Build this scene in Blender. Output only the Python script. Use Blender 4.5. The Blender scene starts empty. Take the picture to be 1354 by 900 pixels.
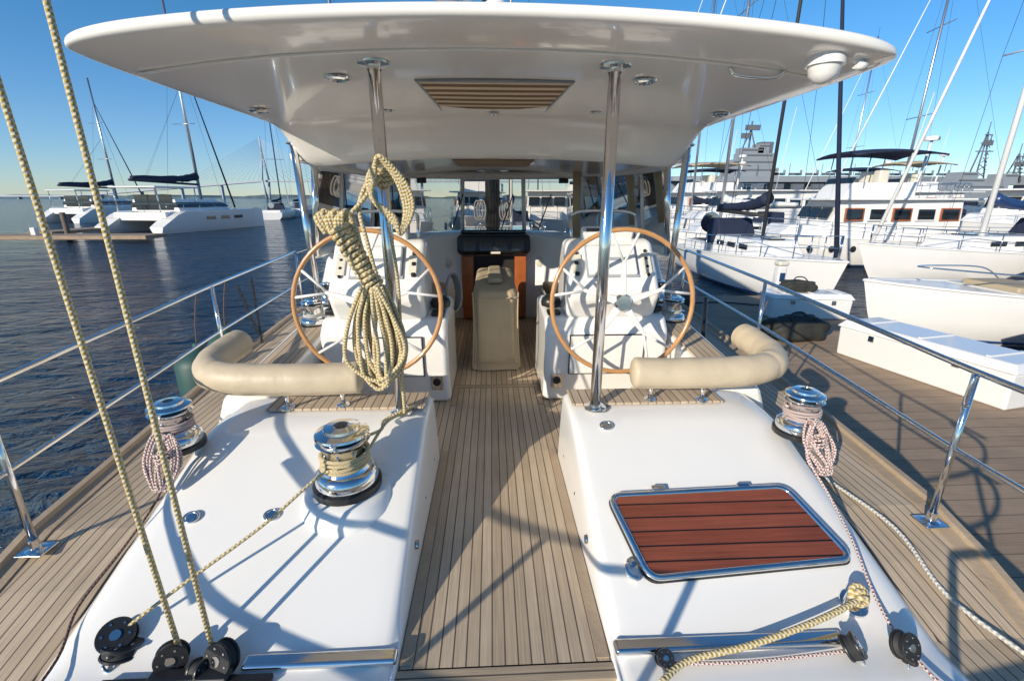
import bpy, math, random
from mathutils import Vector, Matrix
random.seed(7)
scene=bpy.context.scene
R=math.radians
G=None
# ------------------------------------------------------------ helpers
def link(o):
    scene.collection.objects.link(o)
    if G is not None: o.parent=G
    return o
def group(name,loc=(0,0,0),rot=(0,0,0),sc=1.0):
    global G
    e=bpy.data.objects.new(name,None); e.empty_display_size=.1
    e.location=loc; e.rotation_euler=rot; e.scale=(sc,sc,sc)
    scene.collection.objects.link(e); G=e
    return e
def endg():
    global G; G=None
def mesh(name,vs,fs,mat,smooth=False,bev=0,seg=2,sub=0,auto=None):
    me=bpy.data.meshes.new(name); me.from_pydata([tuple(v) for v in vs],[],fs); me.validate(); me.update()
    import bmesh
    b=bmesh.new(); b.from_mesh(me); bmesh.ops.recalc_face_normals(b,faces=b.faces); b.to_mesh(me); b.free()
    if mat: me.materials.append(mat)
    if smooth: me.shade_smooth()
    o=bpy.data.objects.new(name,me); link(o)
    if bev:
        m=o.modifiers.new('b','BEVEL'); m.width=bev; m.segments=seg; m.limit_method='ANGLE'; m.angle_limit=R(35); m.harden_normals=False
        me.shade_smooth()
        w=o.modifiers.new('w','WEIGHTED_NORMAL')
    if sub:
        m=o.modifiers.new('s','SUBSURF'); m.levels=sub; m.render_levels=sub
    return o
def box(name,c,s,mat,rot=(0,0,0),bev=.008,seg=2):
    x,y,z=s[0]/2,s[1]/2,s[2]/2
    vs=[(a*x,b*y,d*z) for a in(-1,1) for b in(-1,1) for d in(-1,1)]
    fs=[(0,1,3,2),(4,6,7,5),(0,4,5,1),(2,3,7,6),(0,2,6,4),(1,5,7,3)]
    o=mesh(name,vs,fs,mat,bev=min(bev,min(s)*.45) if bev else 0,seg=seg)
    o.location=c; o.rotation_euler=rot
    return o
def cyl(name,p0,p1,r,mat,r2=None,n=16):
    p0=Vector(p0);p1=Vector(p1); d=(p1-p0); q=d.to_track_quat('Z','Y'); r2=r if r2 is None else r2
    vs=[];fs=[]
    for k,(p,rr) in enumerate(((p0,r),(p1,r2))):
        for i in range(n):
            a=2*math.pi*i/n; vs.append(p+q@Vector((rr*math.cos(a),rr*math.sin(a),0)))
    for i in range(n):
        j=(i+1)%n; fs.append((i,j,n+j,n+i))
    me=bpy.data.meshes.new(name)
    fs.append(tuple(range(n))[::-1]); fs.append(tuple(range(n,2*n)))
    me.from_pydata([tuple(v) for v in vs],[],fs); me.update()
    for p in me.polygons: p.use_smooth=len(p.vertices)==4
    me.materials.append(mat); o=bpy.data.objects.new(name,me); return link(o)
def lathe(name,prof,mat,loc=(0,0,0),n=36,rot=(0,0,0),smooth=True):
    vs=[];fs=[]
    m=len(prof)
    for r,z in prof:
        for i in range(n):
            a=2*math.pi*i/n; vs.append((r*math.cos(a),r*math.sin(a),z))
    for k in range(m-1):
        for i in range(n):
            j=(i+1)%n; fs.append((k*n+i,k*n+j,(k+1)*n+j,(k+1)*n+i))
    fs.append(tuple(range(n))[::-1]); fs.append(tuple(range((m-1)*n,m*n)))
    o=mesh(name,vs,fs,mat)
    o.location=loc;o.rotation_euler=rot
    for p in o.data.polygons: p.use_smooth=len(p.vertices)==4
    e=o.modifiers.new('e','EDGE_SPLIT'); e.split_angle=R(50)
    return o
def cat(pts,k=6,cyc=False):
    P=[Vector(p) for p in pts]; n=len(P); out=[]
    rng=range(n) if cyc else range(n-1)
    for i in rng:
        if cyc: a,b,c,d=P[(i-1)%n],P[i],P[(i+1)%n],P[(i+2)%n]
        else: a,b,c,d=P[max(i-1,0)],P[i],P[i+1],P[min(i+2,n-1)]
        for s in range(k):
            t=s/k
            out.append(.5*((2*b)+(c-a)*t+(2*a-5*b+4*c-d)*t*t+(3*b-a-3*c+d)*t**3))
    if not cyc: out.append(P[-1])
    return out
def sweep(name,pts,r,mat,n=10,cyc=False,k=6,rf=None):
    P=cat(pts,k,cyc) if k else [Vector(p) for p in pts]
    m=len(P); vs=[];fs=[];L=[0]
    for i in range(1,m): L.append(L[-1]+(P[i]-P[i-1]).length)
    T=[]
    for i in range(m):
        if cyc: t=P[(i+1)%m]-P[i-1]
        else: t=P[min(i+1,m-1)]-P[max(i-1,0)]
        T.append(t.normalized() if t.length>1e-9 else Vector((0,0,1)))
    up=Vector((0,0,1)) if abs(T[0].z)<.9 else Vector((1,0,0))
    N=(up-T[0]*up.dot(T[0])).normalized()
    for i in range(m):
        N=(N-T[i]*N.dot(T[i])); N.normalize(); B=T[i].cross(N)
        rr=r*(rf(i/(m-1)) if rf else 1)
        for j in range(n):
            a=2*math.pi*j/n; vs.append(P[i]+N*rr*math.cos(a)+B*rr*math.sin(a))
    uv=[]
    for i in range(m if cyc else m-1):
        i2=(i+1)%m
        l0=L[i]; l1=L[i+1] if i+1<m else L[i]+(P[0]-P[i]).length
        for j in range(n):
            j2=(j+1)%n
            fs.append((i*n+j,i*n+j2,i2*n+j2,i2*n+j)); uv+= [(l0,j/n),(l0,(j+1)/n),(l1,(j+1)/n),(l1,j/n)]
    if not cyc:
        fs.append(tuple(range(n))[::-1]); uv+=[(0,0)]*n
        fs.append(tuple(range((m-1)*n,m*n))); uv+=[(0,0)]*n
    me=bpy.data.meshes.new(name); me.from_pydata([tuple(v) for v in vs],[],fs); me.update()
    u=me.uv_layers.new(name='UVMap')
    for i,c in enumerate(uv): u.data[i].uv=c
    me.shade_smooth(); me.materials.append(mat)
    return link(bpy.data.objects.new(name,me))
# ------------------------------------------------------------ materials
def base(name):
    m=bpy.data.materials.new(name); m.use_nodes=True
    nt=m.node_tree; b=nt.nodes['Principled BSDF']; return m,nt,b
def mat(name,col,rough=.5,metal=0,coat=0,var=.08,sc=6,bump=0,bsc=60,spec=.5,rvar=0):
    m,nt,b=base(name)
    b.inputs['Roughness'].default_value=rough; b.inputs['Metallic'].default_value=metal
    b.inputs['Coat Weight'].default_value=coat; b.inputs['Coat Roughness'].default_value=.05
    b.inputs['Specular IOR Level'].default_value=spec
    tc=nt.nodes.new('ShaderNodeTexCoord'); nz=nt.nodes.new('ShaderNodeTexNoise')
    nz.inputs['Scale'].default_value=sc; nz.inputs['Detail'].default_value=5
    nt.links.new(tc.outputs['Object'],nz.inputs['Vector'])
    mx=nt.nodes.new('ShaderNodeMix'); mx.data_type='RGBA'
    mx.inputs[6].default_value=(*[c*(1-var) for c in col],1); mx.inputs[7].default_value=(*[min(1,c*(1+var)) for c in col],1)
    nt.links.new(nz.outputs['Fac'],mx.inputs[0]); nt.links.new(mx.outputs[2],b.inputs['Base Color'])
    if rvar:
        mr=nt.nodes.new('ShaderNodeMapRange'); mr.inputs[3].default_value=max(0,rough-rvar); mr.inputs[4].default_value=rough+rvar
        nt.links.new(nz.outputs['Fac'],mr.inputs[0]); nt.links.new(mr.outputs[0],b.inputs['Roughness'])
    if bump:
        n2=nt.nodes.new('ShaderNodeTexNoise'); n2.inputs['Scale'].default_value=bsc; n2.inputs['Detail'].default_value=4
        nt.links.new(tc.outputs['Object'],n2.inputs['Vector'])
        bp=nt.nodes.new('ShaderNodeBump'); bp.inputs['Strength'].default_value=bump; bp.inputs['Distance'].default_value=.01
        nt.links.new(n2.outputs['Fac'],bp.inputs['Height']); nt.links.new(bp.outputs[0],b.inputs['Normal'])
    return m
def planks(name,c1,c2,mortar,w=.046,L=60,alongx=False,ms=.003,rough=.7,coat=0,grain=.35):
    m,nt,b=base(name); b.inputs['Roughness'].default_value=rough; b.inputs['Coat Weight'].default_value=coat
    tc=nt.nodes.new('ShaderNodeTexCoord'); mp=nt.nodes.new('ShaderNodeMapping')
    if not alongx: mp.inputs['Rotation'].default_value=(0,0,R(90))
    mp.inputs['Location'].default_value=(L*.27,0,0)
    nt.links.new(tc.outputs['Object'],mp.inputs[0])
    br=nt.nodes.new('ShaderNodeTexBrick'); br.inputs['Color1'].default_value=(*c1,1); br.inputs['Color2'].default_value=(*c2,1); br.inputs['Mortar'].default_value=(*mortar,1)
    br.inputs['Scale'].default_value=1; br.inputs['Mortar Size'].default_value=ms; br.inputs['Mortar Smooth'].default_value=.2
    br.inputs['Brick Width'].default_value=L; br.inputs['Row Height'].default_value=w
    nt.links.new(mp.outputs[0],br.inputs['Vector'])
    m2=nt.nodes.new('ShaderNodeMapping'); m2.inputs['Scale'].default_value=(2.2,95,3)
    nt.links.new(mp.outputs[0],m2.inputs[0])
    nz=nt.nodes.new('ShaderNodeTexNoise'); nz.inputs['Scale'].default_value=1.5; nz.inputs['Detail'].default_value=6
    nt.links.new(m2.outputs[0],nz.inputs['Vector'])
    n3=nt.nodes.new('ShaderNodeTexNoise'); n3.inputs['Scale'].default_value=1.8; n3.inputs['Detail'].default_value=7; n3.inputs['Roughness'].default_value=.65
    nt.links.new(tc.outputs['Object'],n3.inputs['Vector'])
    ad=nt.nodes.new('ShaderNodeMath'); ad.operation='MULTIPLY_ADD'; ad.inputs[1].default_value=.5
    nt.links.new(n3.outputs['Fac'],ad.inputs[0]); 
    h=nt.nodes.new('ShaderNodeMath'); h.operation='MULTIPLY'; h.inputs[1].default_value=.5; nt.links.new(nz.outputs['Fac'],h.inputs[0]); nt.links.new(h.outputs[0],ad.inputs[2])
    mr=nt.nodes.new('ShaderNodeMapRange'); mr.inputs[1].default_value=.3; mr.inputs[2].default_value=.7; mr.inputs[3].default_value=1-grain; mr.inputs[4].default_value=1+grain
    nt.links.new(ad.outputs[0],mr.inputs[0])
    vm=nt.nodes.new('ShaderNodeVectorMath'); vm.operation='SCALE'
    nt.links.new(br.outputs['Color'],vm.inputs[0]); nt.links.new(mr.outputs[0],vm.inputs['Scale'])
    nt.links.new(vm.outputs[0],b.inputs['Base Color'])
    bp=nt.nodes.new('ShaderNodeBump'); bp.inputs['Strength'].default_value=.5; bp.inputs['Distance'].default_value=.003
    sb=nt.nodes.new('ShaderNodeMath'); sb.operation='SUBTRACT'; nt.links.new(nz.outputs['Fac'],sb.inputs[0]); nt.links.new(br.outputs['Fac'],sb.inputs[1])
    nt.links.new(sb.outputs[0],bp.inputs['Height']); nt.links.new(bp.outputs[0],b.inputs['Normal'])
    return m
def ropemat(name,c1,c2,f=45,thr=.15,bs=.5):
    m,nt,b=base(name); b.inputs['Roughness'].default_value=.85
    uv=nt.nodes.new('ShaderNodeUVMap'); sp=nt.nodes.new('ShaderNodeSeparateXYZ'); nt.links.new(uv.outputs[0],sp.inputs[0])
    def mth(op,a,bv,c=None):
        n=nt.nodes.new('ShaderNodeMath'); n.operation=op
        for i,x in enumerate((a,bv,c)):
            if x is None: continue
            if isinstance(x,(int,float)): n.inputs[i].default_value=x
            else: nt.links.new(x,n.inputs[i])
        return n.outputs[0]
    a=mth('MULTIPLY',sp.outputs[0],f*6.283); v=mth('MULTIPLY',sp.outputs[1],6.283)
    s1=mth('SINE',mth('ADD',a,mth('MULTIPLY',v,2)),0); s2=mth('SINE',mth('SUBTRACT',mth('MULTIPLY',a,1.31),mth('MULTIPLY',v,2)),0)
    pr=mth('ADD',s1,s2)
    g=mth('GREATER_THAN',pr,thr)
    mx=nt.nodes.new('ShaderNodeMix'); mx.data_type='RGBA'; mx.inputs[6].default_value=(*c1,1); mx.inputs[7].default_value=(*c2,1)
    nt.links.new(g,mx.inputs[0]); nt.links.new(mx.outputs[2],b.inputs['Base Color'])
    bp=nt.nodes.new('ShaderNodeBump'); bp.inputs['Strength'].default_value=bs; bp.inputs['Distance'].default_value=.002
    nt.links.new(pr,bp.inputs['Height']); nt.links.new(bp.outputs[0],b.inputs['Normal'])
    return m
GEL=mat('gelcoat_white',(.87,.85,.81),.24,coat=.5,var=.035,sc=2.5)
GELR=mat('gelcoat_roof',(.92,.89,.83),.16,coat=.5,var=.02,sc=2)
HULLW=mat('boat_white',(.81,.80,.78),.25,coat=.3,var=.05,sc=1.5)
CREAM=mat('boat_cream',(.70,.66,.56),.35,var=.05)
CHR=mat('stainless',(.76,.75,.74),.10,metal=1,var=.06,sc=15,rvar=.05)
ALU=mat('aluminium',(.62,.63,.65),.32,metal=.9,var=.08,sc=4)
BLK=mat('black_plastic',(.018,.018,.02),.35,var=.3,sc=20)
RUB=mat('rubber',(.03,.03,.032),.7,var=.3)
CUSH=mat('beige_vinyl',(.57,.47,.33),.5,var=.10,sc=9,bump=.45,bsc=16)
COVER=mat('beige_canvas',(.50,.40,.26),.8,var=.12,sc=5,bump=.7,bsc=14)
TRIM=mat('teak_trim',(.42,.32,.22),.7,var=.2,sc=7,bump=.3,bsc=40)
TEAK=planks('teak_deck',(.45,.345,.235),(.57,.45,.32),(.13,.10,.075),grain=.30)
TEAKX=planks('teak_crossplank',(.40,.31,.21),(.48,.385,.27),(.10,.08,.06),alongx=True,grain=.3)
MAHO=planks('mahogany_slats',(.17,.042,.02),(.23,.065,.035),(.012,.005,.004),w=.058,L=60,alongx=True,ms=.0035,rough=.4,coat=.25,grain=.45)
VARN=mat('varnished_wood',(.54,.27,.10),.25,coat=.8,var=.25,sc=14)
DOORW=mat('cherry_wood',(.40,.11,.03),.25,coat=.7,var=.35,sc=9)
DARKW=mat('painted_dark_inside',(.02,.015,.012),.6)  # near-black colour painting the shade inside openings
NAVY=mat('navy_canvas',(.012,.02,.05),.8,var=.3,bump=.3,bsc=8)
BLUE=mat('blue_stripe',(.02,.05,.15),.3)
TAN=mat('tan_canvas',(.45,.36,.24),.8,var=.1)
BROWN=mat('brown_cushion',(.13,.09,.06),.8,var=.2)
TARP=mat('dark_tarp',(.035,.036,.03),.75,var=.4,sc=8,bump=1,bsc=9)
GLASSD=mat('dark_window',(.015,.02,.025),.06,coat=.5,var=.2)
GREYSHIP=mat('navy_grey',(.26,.29,.325),.6,var=.12,sc=.06)
GREYD=mat('navy_grey_dark',(.13,.145,.17),.7,var=.2,sc=.1)
YROPE=ropemat('yellow_rope',(.63,.56,.40),(.50,.34,.08),f=52,thr=.2)
RROPE=ropemat('red_rope',(.6,.56,.52),(.35,.05,.05),f=60,thr=.6)
WROPE=ropemat('white_rope',(.6,.58,.52),(.45,.43,.39),f=50)
GROPE=ropemat('grey_rope',(.38,.37,.34),(.16,.16,.17),f=50)
DROPE=ropemat('dark_rope',(.10,.08,.07),(.25,.1,.08),f=60,thr=.6)
GREENF=mat('green_fender',(.02,.07,.065),.55,var=.3)
DOCK=planks('dock_planks',(.33,.235,.16),(.37,.27,.185),(.19,.135,.095),w=.19,L=60,alongx=True,ms=.006,rough=.9,grain=.30)
CONC=mat('concrete',(.36,.33,.30),.9,var=.2,sc=2,bump=.3,bsc=20)
BRG=mat('hazed_bridge_concrete',(.42,.47,.55),.8,var=.05,sc=.01)  # bluish tint paints distance haze into the concrete
LAND=mat('hazed_far_shore',(.09,.14,.17),.95,var=.5,sc=.02)  # distance haze mixed into the shore colour as blue-grey
PILE=mat('timber_pile',(.16,.12,.09),.9,var=.4,sc=5,bump=.5)
SCREEN=mat('instrument_screen',(.03,.035,.035),.15,coat=.5)
EMB=mat('emblem_grey',(.35,.38,.42),.5)
def glass():
    m=bpy.data.materials.new('windscreen_glass'); m.use_nodes=True; nt=m.node_tree; nt.nodes.clear()
    o=nt.nodes.new('ShaderNodeOutputMaterial'); t=nt.nodes.new('ShaderNodeBsdfTransparent'); t.inputs[0].default_value=(.74,.70,.64,1)
    g=nt.nodes.new('ShaderNodeBsdfGlossy'); g.inputs['Roughness'].default_value=.03
    f=nt.nodes.new('ShaderNodeFresnel'); f.inputs[0].default_value=1.45; mx=nt.nodes.new('ShaderNodeMixShader')
    nt.links.new(f.outputs[0],mx.inputs[0]); nt.links.new(t.outputs[0],mx.inputs[1]); nt.links.new(g.outputs[0],mx.inputs[2]); nt.links.new(mx.outputs[0],o.inputs[0]); return m
GLS=glass()
def stripes():
    m,nt,b=base('striped_curtain'); b.inputs['Roughness'].default_value=.8
    tc=nt.nodes.new('ShaderNodeTexCoord'); w=nt.nodes.new('ShaderNodeTexWave'); w.bands_direction='Y'; w.inputs['Scale'].default_value=2.6; w.inputs['Distortion'].default_value=1.0; w.inputs['Detail'].default_value=1
    nt.links.new(tc.outputs['Object'],w.inputs[0]); c=nt.nodes.new('ShaderNodeValToRGB'); c.color_ramp.elements[0].position=.48; c.color_ramp.elements[1].position=.60
    c.color_ramp.elements[0].color=(.20,.12,.065,1); c.color_ramp.elements[1].color=(.66,.54,.38,1)
    nt.links.new(w.outputs['Fac'],c.inputs[0]); nt.links.new(c.outputs[0],b.inputs['Base Color']); return m
STR=stripes()
def watermat():
    m,nt,b=base('water'); b.inputs['Base Color'].default_value=(.003,.028,.070,1); b.inputs['Roughness'].default_value=.07; b.inputs['IOR'].default_value=1.33
    b.inputs['Specular IOR Level'].default_value=.45
    tc=nt.nodes.new('ShaderNodeTexCoord'); mp=nt.nodes.new('ShaderNodeMapping'); mp.inputs['Scale'].default_value=(.7,1.4,1); mp.inputs['Rotation'].default_value=(0,0,R(20))
    nt.links.new(tc.outputs['Object'],mp.inputs[0])
    a=nt.nodes.new('ShaderNodeTexNoise'); a.inputs['Scale'].default_value=2.6; a.inputs['Detail'].default_value=6; a.inputs['Roughness'].default_value=.55; a.inputs['Distortion'].default_value=.6
    nt.links.new(mp.outputs[0],a.inputs[0])
    a2=nt.nodes.new('ShaderNodeTexNoise'); a2.inputs['Scale'].default_value=.55; a2.inputs['Detail'].default_value=3
    nt.links.new(mp.outputs[0],a2.inputs[0])
    bp=nt.nodes.new('ShaderNodeBump'); bp.inputs['Strength'].default_value=1; bp.inputs['Distance'].default_value=.36
    bp2=nt.nodes.new('ShaderNodeBump'); bp2.inputs['Strength'].default_value=1; bp2.inputs['Distance'].default_value=.9
    nt.links.new(a2.outputs['Fac'],bp2.inputs['Height']); nt.links.new(bp2.outputs[0],bp.inputs['Normal'])
    nt.links.new(a.outputs['Fac'],bp.inputs['Height']); nt.links.new(bp.outputs[0],b.inputs['Normal']); return m
WATER=watermat()
# ------------------------------------------------------------ world / light / camera
el=R(20)
w=bpy.data.worlds.new('World'); scene.world=w; w.use_nodes=True
wn=w.node_tree
sk=wn.nodes.new('ShaderNodeTexSky'); sk.sky_type='NISHITA'; sk.sun_disc=False; sk.sun_elevation=el; sk.sun_rotation=R(225)
sk.air_density=1.0; sk.dust_density=0.0; sk.ozone_density=3.0
tcw=wn.nodes.new('ShaderNodeTexCoord'); spw=wn.nodes.new('ShaderNodeSeparateXYZ'); wn.links.new(tcw.outputs['Generated'],spw.inputs[0])
rp=wn.nodes.new('ShaderNodeValToRGB'); wn.links.new(spw.outputs[2],rp.inputs[0])
rp.color_ramp.elements[0].position=0; rp.color_ramp.elements[0].color=(.62,.74,.98,1)
rp.color_ramp.elements[1].position=.6; rp.color_ramp.elements[1].color=(.80,.92,1.0,1)
e1=rp.color_ramp.elements.new(.12); e1.color=(.66,.80,1.0,1)
e2=rp.color_ramp.elements.new(.30); e2.color=(.60,.85,1.0,1)
hs=wn.nodes.new('ShaderNodeHueSaturation'); hs.inputs['Saturation'].default_value=1.10
tn=wn.nodes.new('ShaderNodeMix'); tn.data_type='RGBA'; tn.blend_type='MULTIPLY'; tn.inputs[0].default_value=1
wn.links.new(rp.outputs[0],tn.inputs[7])
bg=wn.nodes['Background']; bg.inputs[1].default_value=.15
wn.links.new(sk.outputs[0],tn.inputs[6]); wn.links.new(tn.outputs[2],hs.inputs['Color']); wn.links.new(hs.outputs[0],bg.inputs[0])
sd=bpy.data.lights.new('sun','SUN'); sd.energy=5.0; sd.angle=R(.5); sd.color=(1,.90,.74)
so=bpy.data.objects.new('sun',sd); scene.collection.objects.link(so)
Ld=Vector((math.cos(el)*.68,math.cos(el)*.733,-math.sin(el))); so.rotation_euler=Ld.to_track_quat('-Z','Y').to_euler(); so.location=(-10,-10,12)
scene.view_settings.view_transform='Standard'; scene.view_settings.look='None'; scene.view_settings.exposure=0
cd=bpy.data.cameras.new('camera'); cam=bpy.data.objects.new('camera',cd); scene.collection.objects.link(cam); scene.camera=cam
cd.lens=15.95; cd.sensor_width=36; cd.clip_end=20000; cd.clip_start=.05
cam.location=(-.03,0,1.55); cam.rotation_euler=(R(90-17.4),0,R(-2.55))
# ------------------------------------------------------------ setting
WZ=-1.3
mesh('water',[(-9000,-3000,WZ),(9000,-3000,WZ),(9000,12000,WZ),(-9000,12000,WZ)],[(0,1,2,3)],WATER)
def land():
    vs=[];fs=[];n=300
    for i in range(n+1):
        x=-4500+9000*i/n; h=9+8*random.random()+5*math.sin(i*.3)
        vs+= [(x,2600,WZ-1),(x,2600,WZ+h),(x,3200,WZ+h),]
    for i in range(n):
        a=i*3;b=a+3; fs+=[(a,b,b+1,a+1),(a+1,b+1,b+2,a+2)]
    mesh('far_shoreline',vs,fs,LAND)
land()
def bridge():
    group('cable_stayed_bridge')
    Y=1500; dz=52
    def deck(x):
        if x<-700: return max(9,dz-(-700-x)*.078)
        return dz
    pts=[(x,Y,deck(x)) for x in range(-1900,600,60)]
    for i in range(len(pts)-1):
        a,b=pts[i],pts[i+1]
        vs=[(a[0],Y-12,a[2]-3.5),(a[0],Y+12,a[2]-3.5),(a[0],Y+12,a[2]+1.5),(a[0],Y-12,a[2]+1.5),(b[0],Y-12,b[2]-3.5),(b[0],Y+12,b[2]-3.5),(b[0],Y+12,b[2]+1.5),(b[0],Y-12,b[2]+1.5)]
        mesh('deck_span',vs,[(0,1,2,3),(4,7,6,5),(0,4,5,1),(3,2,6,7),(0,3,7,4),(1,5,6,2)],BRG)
        if i%2==0 and a[0]<-700: box('pier',(a[0],Y,a[2]/2-3),(3,12,a[2]),BRG,bev=0)
    for tx in(-686,-215):
        for s in(-1,1):
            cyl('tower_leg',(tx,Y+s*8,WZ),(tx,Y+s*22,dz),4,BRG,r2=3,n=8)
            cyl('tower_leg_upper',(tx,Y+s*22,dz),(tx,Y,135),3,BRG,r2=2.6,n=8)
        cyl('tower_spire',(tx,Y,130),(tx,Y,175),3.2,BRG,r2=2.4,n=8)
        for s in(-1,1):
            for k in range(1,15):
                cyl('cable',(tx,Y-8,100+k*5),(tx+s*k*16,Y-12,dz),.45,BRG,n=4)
    endg()
bridge()
group('marina_dock')
box('dock_deck',(4.75,-.5,-.85),(4.5,22.6,.2),DOCK,bev=.02)
box('dock_float',(4.75,-.5,-1.15),(4.4,22.4,.36),CONC,bev=.02)
box('dock_edge_beam',(2.47,-.5,-.83),(.06,22.6,.22),PILE,bev=.01)
for k,(yy,x0,x1) in enumerate(((27.5,7,24),(33,6.8,26))):
    box('finger_pier',((x0+x1)/2,yy,-.87),(x1-x0,1.0,.2),DOCK,bev=.02)
    cyl('pile',(x1-1,yy+.7,-3),(x1-1,yy+.7,1.0),.14,PILE)
endg()
group('floating_dock')
box('dock_deck',(-36,33,-.95),(26,2.2,.25),DOCK,bev=.02)
box('dock_deck_cross',(-33.5,48,-.95),(1.8,24,.24),DOCK,bev=.02)
for x in(-45,-38,-30): cyl('pile',(x,34.3,-3),(x,34.3,.6),.16,PILE)
box('bollard',(-31,33,-.6),(.3,.3,.5),HULLW)
endg()
# ------------------------------------------------------------ generic boats
def hull(L,B,H,m,stripe=None,n=16,transom=.85,rake=.12):
    stripe=stripe or HULLW
    vs=[];fs=[];w=7
    for i in range(n+1):
        s=i/n; x=-L/2+L*s
        bb=B/2*(transom+(1-transom)*min(1,s/.4))*(1-max(0,(s-.45)/.55)**2.4)
        z=H*(.82+.35*s*s)
        row=[(-bb,z,rake*L*max(0,s-.6)/.4),(-bb*.96,z*.45,rake*L*.5*max(0,s-.6)/.4),(-bb*.8,.05,0),(0,-.5,0),(bb*.8,.05,0),(bb*.96,z*.45,rake*L*.5*max(0,s-.6)/.4),(bb,z,rake*L*max(0,s-.6)/.4)]
        for y,zz,dx in row: vs.append((x+dx*.6,y,zz))
    for i in range(n):
        for j in range(w-1): fs.append((i*w+j,(i+1)*w+j,(i+1)*w+j+1,i*w+j+1))
        fs.append((i*w,i*w+6,(i+1)*w+6,(i+1)*w))
    fs.append(tuple(range(w)))
    mesh('hull',vs,fs,m,smooth=True).modifiers.new('e','EDGE_SPLIT').split_angle=R(35)
    for sgn,j in((-1,0),(1,6)):
        sweep('rub_rail',[Vector(vs[i*w+j]) for i in range(n+1)],.03,stripe,n=6,k=0)
        jj=2 if j==0 else 4
        sweep('boot_stripe',[Vector((vs[i*w+jj][0],vs[i*w+jj][1]*1.005,.09)) for i in range(n+1)],.035,BLUE,n=6,k=0)
    return vs
def loft(name,secs,m,bev=.03):
    vs=[];fs=[]
    for s in secs: vs+=s
    n=len(secs[0])
    for i in range(len(secs)-1):
        for j in range(n): k=(j+1)%n; fs.append((i*n+j,i*n+k,(i+1)*n+k,(i+1)*n+j))
    fs.append(tuple(range(n))); fs.append(tuple(range((len(secs)-1)*n,len(secs)*n)))
    return mesh(name,vs,fs,m,bev=bev)
def house(name,x0,x1,b0,z0,z1,m,rk=.3,rka=.1,tap=.9):
    secs=[[(x0,-b0,z0),(x1,-b0*.85,z0),(x1,b0*.85,z0),(x0,b0,z0)],[(x0+rka,-b0*tap,z1),(x1-rk,-b0*.85*tap,z1),(x1-rk,b0*.85*tap,z1),(x0+rka,b0*tap,z1)]]
    return loft(name,secs,m,bev=.05)
def rails(L,B,H,h=.6,n=9,x0=-.5):
    for sg in(-1,1):
        top=[]
        for i in range(n+1):
            s=i/n; bb=B/2*(1-max(0,(s-.45)/.55)**2.4)*.95+.02; x=-L/2+L*s*1.03; z=H*(.82+.35*s*s)
            top.append((x,sg*bb,z+h)); cyl('stanchion',(x,sg*bb,z),(x,sg*bb,z+h),.016,CHR,n=6)
        sweep('lifeline',top,.014,CHR,n=5,k=0); sweep('lifeline_lower',[(a,b,c-h*.5) for a,b,c in top],.009,CHR,n=5,k=0)
def sailboat(name,loc,rz,L=11,mh=15,cov=NAVY,mm=None,hm=None,furl=None,bim=NAVY,mr=.09):
    group(name,loc,(0,0,R(rz))); B=L*.32; H=1.15; mm=mm or ALU
    hull(L,B,H,hm or HULLW)
    house('coachroof',-L*.12,L*.27,B*.31,H*.85,H+.45,HULLW,rk=.6)
    for s in(-1,1):
        for k in range(3): box('cabin_window',(-L*.05+k*L*.09,s*B*.29*(1-.03*k),H+.2),(L*.06,.03,.16),GLASSD,bev=.01)
    for k in range(2): box('deck_hatch',(L*.02+k*L*.15,0,H+.47),(.5,.5,.04),GLASSD,bev=.01)
    house('spray_hood',-L*.2,-L*.08,B*.30,H+.1,H+1.0,bim,rk=.5,rka=.05)
    box('cockpit_coaming',(-L*.3,0,H*.95),(L*.24,B*.62,.3),HULLW)
    box('cockpit_well_shade',(-L*.3,0,H*.98+.13),(L*.21,B*.4,.02),DARKW)  # flat dark plate painting the shade of a well, no recess
    mx=L*.1
    cyl('mast',(mx,0,H),(mx,0,mh),mr,mm,r2=mr*.75,n=12)
    cyl('boom',(mx,0,H+1.15),(-L*.32,0,H+1.25),.07,mm,n=8)
    sweep('sail_cover',[(mx-.05,0,H+1.7),(mx-.8,0,H+1.5),(-L*.1,0,H+1.42),(-L*.3,0,H+1.36)],.18,cov,n=10,rf=lambda t:1.15-.5*t+.06*math.sin(t*40))
    for k in(.4,.7):
        z=H+(mh-H)*k; cyl('spreader',(mx,-B*.32,z),(mx,B*.32,z),.03,mm,n=6)
    for s in(-1,1):
        cyl('shroud',(mx-.1,s*B*.46,H),(mx,s*B*.32,H+(mh-H)*.4),.008,RUB,n=4); cyl('shroud_upper',(mx,s*B*.32,H+(mh-H)*.4),(mx,0,mh),.008,RUB,n=4)
    cyl('backstay',(-L*.49,0,H),(mx,0,mh),.008,RUB,n=4)
    cyl('furled_genoa',(L*.52,0,H+.25),(mx,0,mh*.97),.06,furl or HULLW,r2=.02,n=8)
    cyl('masthead_antenna',(mx,0,mh),(mx,0,mh+.8),.015,RUB,n=5)
    rails(L,B,H)
    lathe('wheel',[(.38,-.01),(.41,0),(.38,.01)],CHR,(-L*.38,0,H+.75),rot=(0,R(90),0),n=20)
    endg()
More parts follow.
